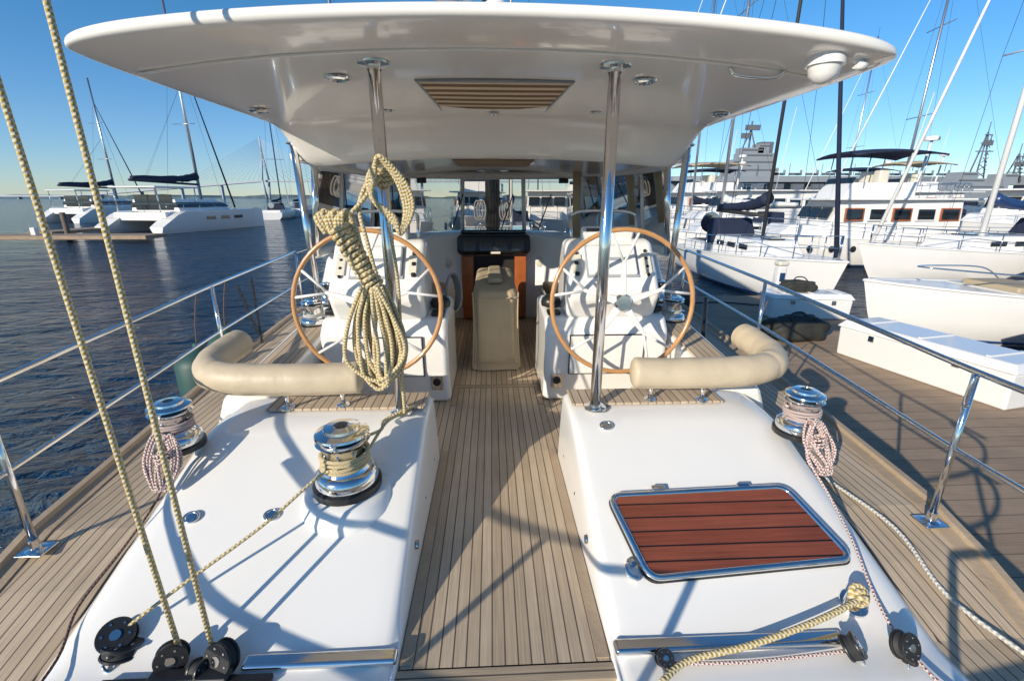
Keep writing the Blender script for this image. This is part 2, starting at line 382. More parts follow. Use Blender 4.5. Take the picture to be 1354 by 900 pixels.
def motor_yacht(name,loc,rz,L=12,fly=True,can=NAVY,hm=None,cabm=None,H=1.5,sc=1.0):
    group(name,loc,(0,0,R(rz)),sc); B=L*.33; cm=cabm or HULLW
    hull(L,B,H,hm or HULLW,rake=.2)
    house('foredeck_trunk',L*.12,L*.36,B*.3,H*.95,H+.55,cm,rk=.7)
    house('saloon',-L*.3,L*.2,B*.42,H*.85,H+1.75,cm,rk=.7,rka=.05)
    n=5
    for s in(-1,1):
        for k in range(n):
            x=-L*.25+k*L*.088; box('saloon_window',(x,s*B*.408*(1-.012*k),H+1.08),(L*.062,.06,.50),GLASSD,rot=(R(s*4),0,0),bev=.03)
            box('window_frame',(x,s*B*.402*(1-.012*k),H+1.08),(L*.074,.05,.62),DOORW if fly and k%2==0 else cm,rot=(R(s*4),0,0),bev=.03)
        for k in range(4): lathe('porthole',[(.001,0),(.13,0),(.15,.02),(.12,.03),(.001,.03)],GLASSD,(L*.02+k*L*.08,s*B*.478*(1-.03*k*k*.25),H*.62),rot=(R(-90*s),0,0),n=16)
    for k in(-1,0,1): box('front_window',(L*.2-.29,k*B*.21,H+1.15),(.05,B*.18,.6),GLASSD,rot=(0,R(-22),0),bev=.02)
    box('roof_overhang',(-L*.1,0,H+1.8),(L*.62,B*.88,.1),cm,bev=.04)
    if fly:
        house('flybridge',-L*.12,L*.14,B*.34,H+1.83,H+2.6,cm,rk=.5,rka=-.1)
        box('venturi_screen',(L*.1,0,H+2.7),(.05,B*.5,.3),GLASSD,rot=(0,R(-25),0))
        for k in(-1,1): box('helm_chair',(-L*.03,k*.5,H+2.85),(.5,.5,.7),CREAM,bev=.08)
        for sx in(-L*.13,L*.08):
            for s in(-1,1): cyl('canopy_pole',(sx,s*B*.33,H+2.4),(sx-.1,s*B*.33,H+4.0),.025,CHR,n=6)
        vs=[];fs=[]
        nx,ny=8,8
        for i in range(nx+1):
            for j in range(ny+1):
                u=i/nx*2-1;v=j/ny*2-1
                vs.append((-L*.03+u*L*.165,v*B*.38,H+4.22-.17*u*u-.18*v*v))
        for i in range(nx):
            for j in range(ny): a=i*(ny+1)+j; fs.append((a,a+1,a+ny+2,a+ny+1))
        o=mesh('canopy',vs,fs,can,smooth=True); o.modifiers.new('t','SOLIDIFY').thickness=.08
        cyl('radar_mast',(-L*.2,0,H+1.8),(-L*.22,0,H+4.6),.06,HULLW); lathe('radar_dome',[(0.01,0),(.3,.02),(.33,.1),(.28,.22),(.05,.27)],HULLW,(-L*.22,0,H+4.6),n=20)
        for s in(-1,1):
            for k in range(7): cyl('fly_rail_post',(-L*.3+k*L*.03,s*B*.4,H+1.8),(-L*.3+k*L*.03,s*B*.4,H+2.5),.014,CHR,n=5)
            cyl('fly_rail',(-L*.3,s*B*.4,H+2.5),(-L*.12,s*B*.4,H+2.5),.018,CHR,n=6)
        cyl('fly_rail_aft',(-L*.3,-B*.4,H+2.5),(-L*.3,B*.4,H+2.5),.018,CHR,n=6)
    cyl('vhf_antenna',(-L*.05,B*.35,H+1.8),(-L*.09,B*.36,H+6.5),.015,HULLW,n=5)
    box('aft_coaming',(-L*.4,0,H*.95),(L*.17,B*.8,.35),cm)
    for k in range(4): lathe('fender',[(.02,0),(.11,.08),(.12,.3),(.11,.5),(.02,.6)],HULLW,(-L*.3+k*L*.17,-B*.52,H*.35),n=12)
    rails(L,B,H,h=.75)
    endg()
def catamaran(name,loc,rz,mh=20,boomcov=NAVY,mast=True,L=13):
    group(name,loc,(0,0,R(rz)))
    B=7.0
    for s in(-1,1):
        vs=[];fs=[];n=16;w=6
        for i in range(n+1):
            q=i/n; x=-L/2+L*q; hb=.85*(.75+.25*min(1,q/.3))*(1-max(0,(q-.5)/.5)**2)
            z=(1.75 if q>.16 else .55+1.2*(q/.16)); z+= .1*q
            c=s*(B/2-.8)
            for y,zz in((-hb,z),(-hb*.9,.35),(-hb*.4,-.3),(hb*.4,-.3),(hb*.9,.35),(hb,z)): vs.append((x,c+y,zz))
        for i in range(n):
            for j in range(w): k=(j+1)%w; fs.append((i*w+j,i*w+k,(i+1)*w+k,(i+1)*w+j))
        fs.append(tuple(range(w)))
        mesh('hull',vs,fs,HULLW,smooth=True).modifiers.new('e','EDGE_SPLIT').split_angle=R(35)
        for k in range(3): box('hull_window',(-1.5+k*1.7,s*(B/2-.8)+s*.80,1.15),(1.1,.06,.28),GLASSD,bev=.02)
        for k in range(3): box('stern_step',(-L/2+.35+k*.5,s*(B/2-.8),.5+k*.35),(.5,1.0,.08),TEAKX)
    box('bridge_deck',(-.6,0,1.35),(L*.72,B-1.8,.7),HULLW,bev=.08)
    house('saloon',-L*.28,L*.22,2.5,1.7,2.75,HULLW,rk=1.6,rka=0,tap=.85)
    house('saloon_glass_band',-L*.285,L*.205,2.48,2.05,2.5,GLASSD,rk=.75,rka=0,tap=.93)
    box('hardtop',(-L*.25,0,3.75),(L*.34,4.6,.14),HULLW,bev=.06)
    for x in(-L*.4,-L*.1):
        for s in(-1,1): cyl('hardtop_pole',(x,s*2.1,1.7),(x,s*2.1,3.7),.045,CHR,n=8)
    box('cockpit_shade',(-L*.28,0,2.5),(.1,3.8,1.3),GLASSD)
    box('helm_seat',(-L*.12,1.6,2.9),(.7,1.2,.6),CREAM)
    for s in(-1,1): 
        for k in range(8):
            x=-L*.45+k*L*.13; cyl('stanchion',(x,s*(B/2-.1),1.75),(x,s*(B/2-.1),2.4),.015,CHR,n=5)
        cyl('lifeline',(-L*.45,s*(B/2-.1),2.4),(L*.46,s*(B/2-.1),2.45),.012,CHR,n=5)
    sweep('trampoline_beam',[(L*.45,-2.7,1.8),(L*.45,0,1.7),(L*.45,2.7,1.8)],.1,ALU)
    if mast:
        mx=L*.12
        cyl('mast',(mx,0,2.6),(mx,0,mh),.14,ALU,r2=.1)
        cyl('boom',(mx,0,4.1),(-L*.42,0,4.3),.10,NAVY)
        sweep('sail_bag',[(mx-.1,0,4.85),(mx-1.5,0,4.6),(-1,0,4.55),(-L*.4,0,4.45)],.32,boomcov,rf=lambda t:1.1-.45*t+.08*math.sin(t*30))
        for k in(.45,.7): cyl('spreader',(mx-.3,-1.2,mh*k),(mx-.3,1.2,mh*k),.03,ALU,n=6)
        for s in(-1,1): cyl('shroud',(mx-.8,s*3.2,1.8),(mx,0,mh*.85),.012,RUB,n=4)
        cyl('furled_genoa',(L*.45,0,1.9),(mx,0,mh*.85),.09,NAVY,r2=.03,n=8)
        for s in(-1,1): cyl('lazy_jack',(-L*.3,s*.1,4.5),(mx,0,mh*.6),.008,RUB,n=4)
    endg()
catamaran('catamaran',(-28.8,46.5,WZ),78,mh=21)
catamaran('catamaran',(-50,64,WZ),75,mh=17,L=12)
sailboat('sailboat',(-31.5,72,WZ),100,L=12,mh=19,mm=NAVY)
sailboat('sailboat',(-33,84,WZ),95,L=13,mh=21,mm=NAVY,cov=NAVY)
catamaran('catamaran',(-30,98,WZ),100,mh=22,L=14)
motor_yacht('motor_yacht',(16.5,20.5,WZ),176,L=13,can=NAVY,sc=.85)
motor_yacht('motor_yacht',(17,30.4,WZ),185,L=12,can=TAN,fly=False)
motor_yacht('motor_yacht',(18,40,WZ),185,L=15,can=TAN)
motor_yacht('motor_yacht',(22,48,WZ),175,L=15,can=NAVY)
sailboat('sailboat',(8.9,15.7,WZ),-92,L=8.5,mh=15,mm=RUB,cov=NAVY,mr=.055,furl=NAVY)
sailboat('sailboat',(13.4,24.9,WZ),176,L=10,mh=16,cov=HULLW)
sailboat('sailboat',(18.6,16,WZ),183,L=10,mh=17,mm=HULLW,cov=BLUE)
sailboat('sailboat',(16.5,35.5,WZ),178,L=12,mh=19,cov=NAVY)
sailboat('sailboat',(29,31,WZ),170,L=12,mh=18,cov=NAVY)
motor_yacht('motor_yacht',(31,25.5,WZ),190,L=12,fly=False,can=TAN)
motor_yacht('motor_yacht',(34,38,WZ),182,L=13,can=TAN)
motor_yacht('motor_yacht',(20.5,12.4,WZ),180,L=11,fly=False,sc=.75)
motor_yacht('motor_yacht',(36,46,WZ),182,L=14,can=NAVY)
sailboat('sailboat',(42,53,WZ),178,L=13,mh=19,cov=TAN)
motor_yacht('motor_yacht',(-6,30,WZ),-70,L=12,can=TAN)
motor_yacht('motor_yacht',(-1,38,WZ),-95,L=13,can=NAVY)
motor_yacht('motor_yacht',(4,33,WZ),-100,L=12,fly=False)
sailboat('sailboat',(1,25,WZ),-92,L=12,mh=18,mm=NAVY)
sailboat('sailboat',(-11,38,WZ),-80,L=12,mh=18)
motor_yacht('motor_yacht',(9,46,WZ),-110,L=14,can=TAN)
sailboat('sailboat',(6,58,WZ),-110,L=12,mh=19,cov=HULLW)
motor_yacht('motor_yacht',(-13,48,WZ),-80,L=13,can=TAN)
def skiff(name,loc,rz,L=6.5):
    group(name,loc,(0,0,R(rz)))
    vs=hull(L,2.3,1.05,HULLW,rake=.1)
    box('deck_liner',(-.6,0,1.02),(L*.6,1.7,.1),CREAM,bev=.03)
    box('console',(-.5,0,1.35),(.7,.8,.7),HULLW,bev=.08); box('console_screen',(-.2,0,1.8),(.04,.7,.3),GLASSD,rot=(0,R(-20),0))
    box('seat',(-1.5,0,1.25),(.5,1.0,.4),TAN,bev=.06); box('seat_back',(-1.72,0,1.6),(.1,1.0,.4),TAN,bev=.04)
    box('bow_seat',(1.1,0,1.1),(.9,1.2,.14),TAN,bev=.05)
    box('outboard_cowl',(-L/2-.35,0,1.35),(.55,.45,.6),BLK,bev=.12); box('outboard_leg',(-L/2-.35,0,.6),(.2,.15,1.0),BLK)
    sweep('bow_rail',[(.3,-1.0,1.1),(.8,-.95,1.35),(2.2,-.55,1.45),(3.1,0,1.5),(2.2,.55,1.45),(.8,.95,1.35),(.3,1.0,1.1)],.016,CHR)
    endg()
skiff('open_motorboat',(11.9,8.9,WZ),178,L=7.5)
skiff('open_motorboat',(12.0,5.6,WZ),174,L=7)
group('aircraft_carrier')
secs=[]
for i in range(13):
    q=i/12; x=150+250*q; b=14*math.sin(math.pi*min(1,max(.08,.5-abs(q-.5))*2.2)/2)
    secs.append([(x,400-b*.6,WZ),(x,400-b,14),(x,400+b,14),(x,400+b*.6,WZ)])
loft('hull',secs,GREYSHIP,bev=0)
loft('flight_deck',[[(148,385,15),(148,415,15),(148,415,18.5),(148,385,18.5)],[(180,378,14),(180,422,14),(180,422,18.5),(180,378,18.5)],[(330,376,14),(330,424,14),(330,424,18.5),(330,376,18.5)],[(404,388,15),(404,412,15),(404,412,18.5),(404,388,18.5)]],GREYSHIP,bev=0)
for k in range(14): box('gallery_bay',(165+k*16.5,376.5,10.5),(9,3,4),GREYD,bev=0)
box('hangar_opening',(270,385,9),(18,3,7),GREYD,bev=0)
for (x,w_,z0,z1) in((212,44,18,25),(212,36,25,31),(214,28,31,36),(210,18,36,40),(219,9,36,43)):
    box('island_tier',(x,388,(z0+z1)/2),(w_,10,z1-z0),GREYSHIP,bev=0)
    box('island_windows',(x,382.8,z1-1.6),(w_*.9,.4,1.1),GREYD,bev=0)
box('funnel',(222,388,40),(10,8,9),GREYD,bev=0)
cyl('tripod_mast',(209,388,38),(209,388,60),.8,GREYD,n=6)
for s in(-6,6): cyl('tripod_leg',(209+s,388,38),(209,388,54),.5,GREYD,n=6)
box('radar_antenna',(209,386,55),(12,1,4),GREYD,bev=0); box('radar_antenna_upper',(204,386,49),(7,1,4),GREYD,bev=0)
for k in range(9): cyl('whip_antenna',(160+k*27,380,18),(160+k*27,380,28),.25,GREYD,n=4)
for k in range(11):
    x=235+k*14; box('parked_aircraft_body',(x,384,20.3),(10,2,1.8),GREYD,bev=0); box('parked_aircraft_wing',(x,384,20.6),(3,9,.5),GREYD,bev=0); box('parked_aircraft_fin',(x+4.5,384,22),(2,.3,3),GREYSHIP,bev=0)
endg()
group('destroyer_ship')
loft('hull',[[(285,308,WZ),(285,304,9),(285,316,9),(285,312,WZ)],[(300,303,WZ),(300,302,7),(300,318,7),(300,317,WZ)],[(400,303,WZ),(400,302,6),(400,318,6),(400,317,WZ)]],GREYSHIP,bev=0)
for (x,w_,z0,z1) in((325,40,6,10),(318,22,10,14),(316,12,14,18),(345,10,10,17),(360,8,10,16),(372,22,6,11)):
    box('superstructure',(x,310,(z0+z1)/2),(w_,11,z1-z0),GREYSHIP,bev=0); box('window_band',(x,304.2,z1-1.2),(w_*.8,.4,.8),GREYD,bev=0)
for (mx,h) in((326,43),(352,30)):
    for a,b in((-3,-3),(3,-3),(-3,3),(3,3)): cyl('lattice_leg',(mx+a,310+b,12),(mx,310,h),.45,GREYD,n=5)
    for k in range(6):
        z=15+k*(h-16)/6; q=3*(1-(z-12)/(h-12)); cyl('brace',(mx-q,307,z),(mx+q,307,z+3),.3,GREYD,n=4); cyl('brace',(mx+q,307,z),(mx-q,307,z+3),.3,GREYD,n=4)
    for k,wd in enumerate((12,8,5)): box('yardarm',(mx,309,h-12+k*5),(wd,.6,.6),GREYD,bev=0)
    box('radar',(mx,308,h-7),(6,1,3),GREYD,bev=0); cyl('topmast',(mx,310,h),(mx,310,h+6),.25,GREYD,n=5)
lathe('gun_turret',[(3.2,0),(3,2.5),(1.5,3.2)],GREYSHIP,(300,310,7),n=12); cyl('gun_barrel',(300,310,9),(289,309,10.5),.35,GREYSHIP,n=6)
endg()
# ------------------------------------------------------------ OWN YACHT
def hw(y):
    T=[(.3,1.85),(.9,2.0),(1.65,2.12),(3.5,2.31),(5.3,2.42),(7.5,2.40),(10,1.9),(12.5,1.0),(14.2,.05)]
    for (a,b),(c,d) in zip(T,T[1:]):
        if y<=c: return b+(d-b)*max(0,(y-a))/(c-a)
    return .05
def dz(y): return max(-.02,.11+.25*(y-1.7)) if y<1.7 else .11+.03*(y-1.7)
ys=[.3+i*.3 for i in range(47)]
group('yacht_hull')
for s in(-1,1):
    vs=[];fs=[]
    for y in ys:
        h=hw(y); z=dz(y)
        for x,zz in((h,z),(h+.02,z-.3),(h-.02,z-.75),(h*.9,WZ+.05),(h*.7,WZ-.4)): vs.append((s*x,y,zz))
    for i in range(len(ys)-1):
        for j in range(4): a=i*5+j; fs.append((a,a+1,a+6,a+5))
    mesh('topsides',vs,fs,HULLW,smooth=True)
    vs=[];fs=[]
    for y in ys:
        h=hw(y); z=dz(y)
        for x,zz in((h-.10,z+.002),(h-.10,z+.006),(h-.035,z+.008),(h-.03,z+.030),(h+.004,z+.030),(h+.008,z-.02)): vs.append((s*x,y,zz))
    for i in range(len(ys)-1):
        for j in range(5): a=i*6+j; fs.append((a,a+1,a+7,a+6))
    mesh('teak_toe_rail',vs,fs,TRIM)
mesh('transom',[(-1.85,.3,.0),(1.85,.3,.0),(1.5,.3,WZ-.2),(-1.5,.3,WZ-.2)],[(0,1,2,3)],HULLW)
endg()
def sidedeck():
    vs=[];fs=[];n=0
    for s in(-1,1):
        b0=len(vs)
        for y in ys:
            inn=1.45 if y<6.2 else min(1.45,hw(y)*.5)
            vs+= [(s*inn,y,dz(y)),(s*(hw(y)-.01),y,dz(y))]
        for i in range(len(ys)-1): a=b0+i*2; fs.append((a,a+1,a+3,a+2))
    mesh('teak_side_deck',vs,fs,TEAK)
sidedeck()
mesh('teak_cockpit_sole',[(-.42,1.17,0),(.42,1.17,0),(.42,2.45,0),(1.45,2.45,0),(1.45,6.1,0),(-1.45,6.1,0),(-1.45,2.45,0),(-.42,2.45,0)],[(0,1,2,7),(7,2,3,4,5,6)],TEAK)
group('sole_margin')
for s in(-1,1):
    box('margin_plank',(s*.345,1.88,.0025),(.045,1.40,.005),TRIM,bev=0)
    box('margin_plank_forward',(s*.345,4.3,.0025),(.04,2.1,.005),TRIM,bev=0)
box('cross_joint',(0,3.62,.0035),(.73,.05,.005),TRIM,bev=0)
box('cross_joint_caulk',(0,3.648,.0025),(.73,.008,.006),RUB,bev=0)
endg()
group('stern_threshold')
box('cross_plank',(0,1.135,-.012),(.80,.06,.03),TEAKX,bev=.004)
box('gutter',(0,1.08,-.04),(.84,.06,.02),BLK,bev=0)
box('aft_step',(0,.86,-.02),(3.0,.38,.05),TEAKX,bev=.005)
endg()
def S(y):
    p=.43-.41*(2.2-y)
    if y>2.12: 
        t=min(1,(y-2.12)/.2); p=.397+.033*(1-(1-t)**2)
    return max(p,.018)
def coaming(side,nm):
    st=[.98,1.0,1.06,1.12,1.18,1.25,1.4,1.6,1.8,2.0,2.12,2.2,2.3,2.4,2.48,2.515,2.52]
    vs=[];fs=[]
    for y in st:
        s=S(y); d=min(dz(y),s)-.05
        if y in(.98,2.52): s-=.03
        P=[(.367,-.12),(.370,-.005),(.378,s*.45),(.386,s-.05 if s>.12 else s*.6),(.392,s-.018),(.410,s-.002),(.44,s+.001),(.7,s+.006),(1.0,s+.008),(1.3,s+.004),(1.47,s-.002),(1.54,s+(d-s)*.12),(1.585,s+(d-s)*.4),(1.62,s+(d-s)*.8),(1.64,d)]
        for x,z in P: vs.append((side*x,y,z))
    n=15
    for i in range(len(st)-1):
        for j in range(n-1): a=i*n+j; fs.append((a,a+1,a+n+1,a+n))
    fs.append(tuple(range(n))); fs.append(tuple(range((len(st)-1)*n,len(st)*n)))
    o=mesh(nm,vs,fs,GEL,smooth=True,sub=1)
    return o
for side in(-1,1):
    group('aft_coaming')
    coaming(side,'coaming_shell')
    sweep('moulded_seam',[(side*1.606,y,S(y)+(min(dz(y),S(y))-.05-S(y))*.6+.002) for y in(1.1,1.3,1.6,1.9,2.2,2.45)],.005,RUB,n=6)
    box('teak_helm_seat',(side*.84,2.395,.449),(.86,.20,.014),TEAK,bev=.003)
    x0,x1=(.385,1.22) if side>0 else (.375,.895)
    box('stainless_rub_strip',(side*(x0+x1)/2,1.19,.034),(x1-x0,.055,.03),CHR,bev=.013,seg=4)
    for (x,y) in ((1.34,1.70),(1.0,1.70)) if side<0 else ((.56,2.12),):
        sweep('deck_fitting_ring',[(side*x+.03*math.cos(a),y+.022*math.sin(a),S(y)+.013+.009*math.sin(a)) for a in[i*math.pi/6 for i in range(12)]],.006,CHR,n=8,cyc=True,k=2)
        lathe('deck_fitting_cap',[(.001,.004),(.020,.003),(.022,-.004)],CHR,(side*x,y,S(y)+.012),rot=(R(22),0,0),n=24)
    lathe('locker_latch',[(.001,0),(.02,0),(.018,.008),(.001,.01)],CHR,(side*.376,1.65,.10),rot=(0,R(-90*side),0),n=20)
    for yy in(1.95,2.3): lathe('screw_cap',[(.001,0),(.008,0),(.007,.004),(.001,.004)],CHR,(side*.376,yy,.12),rot=(0,R(-90*side),0),n=12)
    endg()
group('cockpit_coaming')
for s in(-1,1):
    secs=[]
    for y,zt in((2.5,.44),(3.0,.50),(3.6,.56),(4.2,.72),(4.5,1.02),(6.2,1.1)):
        secs.append([(s*1.32,y,-.05),(s*1.34,y,zt),(s*1.62,y,zt),(s*1.74,y,dz(y)-.03)])
    loft('side_coaming',secs,GEL,bev=.04)
    box('coaming_teak_cap',(s*1.46,3.15,.535),(.20,1.0,.012),TEAK,rot=(R(5.5),0,0),bev=.004)
    box('seat_base',(s*.98,5.05,.2),(.72,2.0,.42),GEL,bev=.03)
    box('seat_cushion',(s*.98,5.05,.45),(.68,1.9,.09),BROWN if s>0 else CUSH,bev=.035,seg=3)
    box('seat_backrest',(s*1.29,5.05,.72),(.09,1.9,.42),CUSH,rot=(0,R(8*s),0),bev=.035,seg=3)
endg()
group('companionway_bulkhead')
def bulk():
    vs=[];fs=[];n=24
    for i in range(n+1):
        x=-1.4+2.8*i/n; y=6.05-.35*(abs(x)/1.4)**2.2*1.2
        t=1.12-.12*(abs(x)/1.4)**2
        vs+=[(x,y,-.02),(x,y,t-.05),(x,y+.05,t),(x,y+.5,t+.02)]
    for i in range(n):
        for j in range(3):
            a=i*4+j; fs.append((a,a+1,a+5,a+4))
    mesh('bulkhead_shell',vs,fs,GEL,smooth=True)
bulk()
box('door_frame',(0,5.98,.44),(.84,.08,.90),DOORW,bev=.015)
box('door_shade_panel',(0,5.945,.44),(.52,.03,.80),DARKW,bev=0)  # solid panel, its near-black colour paints the unlit cabin inside
for x in(-.34,.34): box('door_leaf',(x,5.90,.44),(.15,.10,.80),DOORW,bev=.01)
box('door_threshold',(0,5.93,.03),(.7,.08,.06),DOORW,bev=.01)
for k in range(3): box('companion_step',(0,6.02+.0*k,.12+.2*k),(.5,.1,.03),DOORW,bev=.003)
box('instrument_pod',(0,5.86,.985),(.92,.22,.24),BLK,rot=(R(-12),0,0),bev=.05,seg=4)
for k in range(4): box('instrument_display',(-.3+k*.2,5.742,.985),(.15,.01,.13),SCREEN,rot=(R(-12),0,0),bev=.004)
box('pod_label',(0.02,5.735,.90),(.12,.006,.025),CREAM,rot=(R(-12),0,0),bev=0)
box('sliding_hatch',(0,6.4,1.13),(.85,.8,.06),GLASSD,bev=.02)
for x in(-.62,.62): lathe('bulkhead_speaker',[(.001,.01),(.06,.01),(.075,.0)],CREAM,(x,5.985,.75),rot=(R(90),0,0),n=24)
endg()
group('cabin_trunk')
loft('trunk',[[(-1.6,6.2,.1),(1.6,6.2,.1),(1.35,6.2,1.06),(-1.35,6.2,1.06)],[(-1.5,8.5,.1),(1.5,8.5,.1),(1.2,8.5,.98),(-1.2,8.5,.98)],[(-.7,11.6,.3),(.7,11.6,.3),(.5,11.2,.62),(-.5,11.2,.62)]],GEL,bev=.08)
for s in(-1,1):
    for k in range(3): box('trunk_window',(s*(1.5-.06*k),6.9+k*.8,.62),(.03,.55,.2),GLASSD,rot=(0,R(-14*s),R(3*s)),bev=.02)
endg()
group('mast_and_boom')
cyl('mast',(0,8.4,.9),(0,8.4,22),.13,RUB,r2=.1,n=20)
cyl('boom',(0,8.3,2.9),(-.35,3.6,2.95),.10,ALU,n=16)
sweep('stowed_mainsail',[(0,8.2,3.25),(-.1,7,3.2),(-.25,5,3.15),(-.34,3.9,3.12)],.16,HULLW,n=12,rf=lambda t:1.1-.4*t)
cyl('rod_kicker',(0,8.3,1.3),(-.12,6.7,2.85),.04,RUB)
for s in(-1,1):
    cyl('mast_winch',(s*.12,8.35,1.5),(s*.24,8.35,1.5),.06,CHR)
    for k in range(3): sweep('halyard_coil',[(s*(.17+.05*k)+.05*math.cos(a),8.2,1.35+.16*math.sin(a)) for a in[i*math.pi/5 for i in range(10)]],.012,GROPE,n=6,cyc=True,k=3)
for k in range(5): cyl('halyard',(-.1+.05*k,8.25,1.1),(-.08+.04*k,8.27,8),.008,RUB,n=5)
endg()
group('windscreen_dodger')
pl=[(-1.62,4.25),(-1.60,4.9),(-1.45,5.6),(-1.12,6.15),(-.42,6.32),(.42,6.32),(1.12,6.15),(1.45,5.6),(1.60,4.9),(1.62,4.25)]
for i in range(len(pl)-1):
    a,b=pl[i],pl[i+1]
    q=.93
    vs=[(a[0],a[1],1.08),(b[0],b[1],1.08),(b[0]*q,b[1]-.10,1.80),(a[0]*q,a[1]-.10,1.80)]
    mesh('glass_pane',vs,[(0,1,2,3)],GLS)
for i,p in enumerate(pl):
    cyl('screen_pillar',(p[0],p[1],1.05),(p[0]*.93,p[1]-.10,1.84),.028 if i in(0,9,4,5) else .02,HULLW if i not in(0,9) else CHR,n=10)
sweep('sill',[(x,y,1.07) for x,y in pl],.045,GEL,n=10)
sweep('header',[(x*.93,y-.1,1.83) for x,y in pl],.05,GEL,n=10)
vs=[];fs=[];nx,ny=16,8
for j in range(ny+1):
    v=j/ny; y=3.9+v*2.5
    for i in range(nx+1):
        u=i/nx*2-1; vs.append((u*(1.60-.32*v*v),y-.16*u*u*v,1.98-.10*u*u-.05*v))
for j in range(ny):
    for i in range(nx): a=j*(nx+1)+i; fs.append((a,a+1,a+nx+2,a+nx+1))
o=mesh('hard_roof',vs,fs,GELR,smooth=True); o.modifiers.new('t','SOLIDIFY').thickness=.05
box('roof_hatch_frame',(-.0,5.1,1.910),(.86,1.0,.02),CREAM,bev=.004)
box('roof_hatch_curtain',(-.0,5.1,1.896),(.78,.92,.012),STR,bev=0)
cyl('rolled_side_curtain',(1.02,5.7,1.1),(.98,5.6,1.86),.05,TAN,n=12)
for x in(-.9,.9): box('wiper_motor',(x,6.1,1.76),(.12,.05,.06),BLK)
for x in(-.55,0.1,.6): cyl('wiper_arm',(x,6.24,1.14),(x+.16,6.2,1.6),.008,BLK,n=6)
endg()
group('covered_cockpit_table')
def table():
    vs=[];fs=[]
    rings=[]
    for k,(z,ex) in enumerate(((0.01,.03),(.05,.012),(.3,.0),(.55,-.002),(.70,-.005),(.745,-.02),(.76,-.05))):
        ring=[]
        hx=.215+ex; y0=4.02-ex; y1=5.35+ex
        n=44
        for i in range(n):
            a=2*math.pi*i/n+math.pi/4
            cx=math.copysign(abs(math.cos(a))**.25,math.cos(a))*hx; cy=math.copysign(abs(math.sin(a))**.18,math.sin(a))
            f=1+ (.022*math.sin(i*1.7+k*.6)+.016*math.sin(i*3.1)) *(1-k/7)
            ring.append((cx*f,(y0+y1)/2+cy*(y1-y0)/2*f,z+(.03*(cy+1)/2 if k>3 else 0)))
        rings.append(ring)
    n=44
    for r in rings: vs+=r
    for k in range(len(rings)-1):
        for i in range(n): j=(i+1)%n; fs.append((k*n+i,k*n+j,(k+1)*n+j,(k+1)*n+i))
    fs.append(tuple(range((len(rings)-1)*n,len(rings)*n)))
    mesh('canvas_cover',vs,fs,COVER,smooth=True,sub=1)
table()
for s in(-1,1): sweep('cover_piping',[(s*.205,4.02,.745),(s*.2,4.01,.5),(s*.21,4.0,.2),(s*.22,3.985,.03)],.007,TAN,n=6)
sweep('cover_drawcord',[(-.2,3.99,.10),(0,3.975,.085),(.2,3.99,.10)],.006,TAN,n=6)
sweep('cover_seam',[(-.2,4.0,.70),(0,3.995,.69),(.2,4.0,.70)],.005,TAN,n=6)
box('center_fiddle',(0,4.75,.795),(.14,.9,.05),COVER,bev=.02,seg=3)
endg()
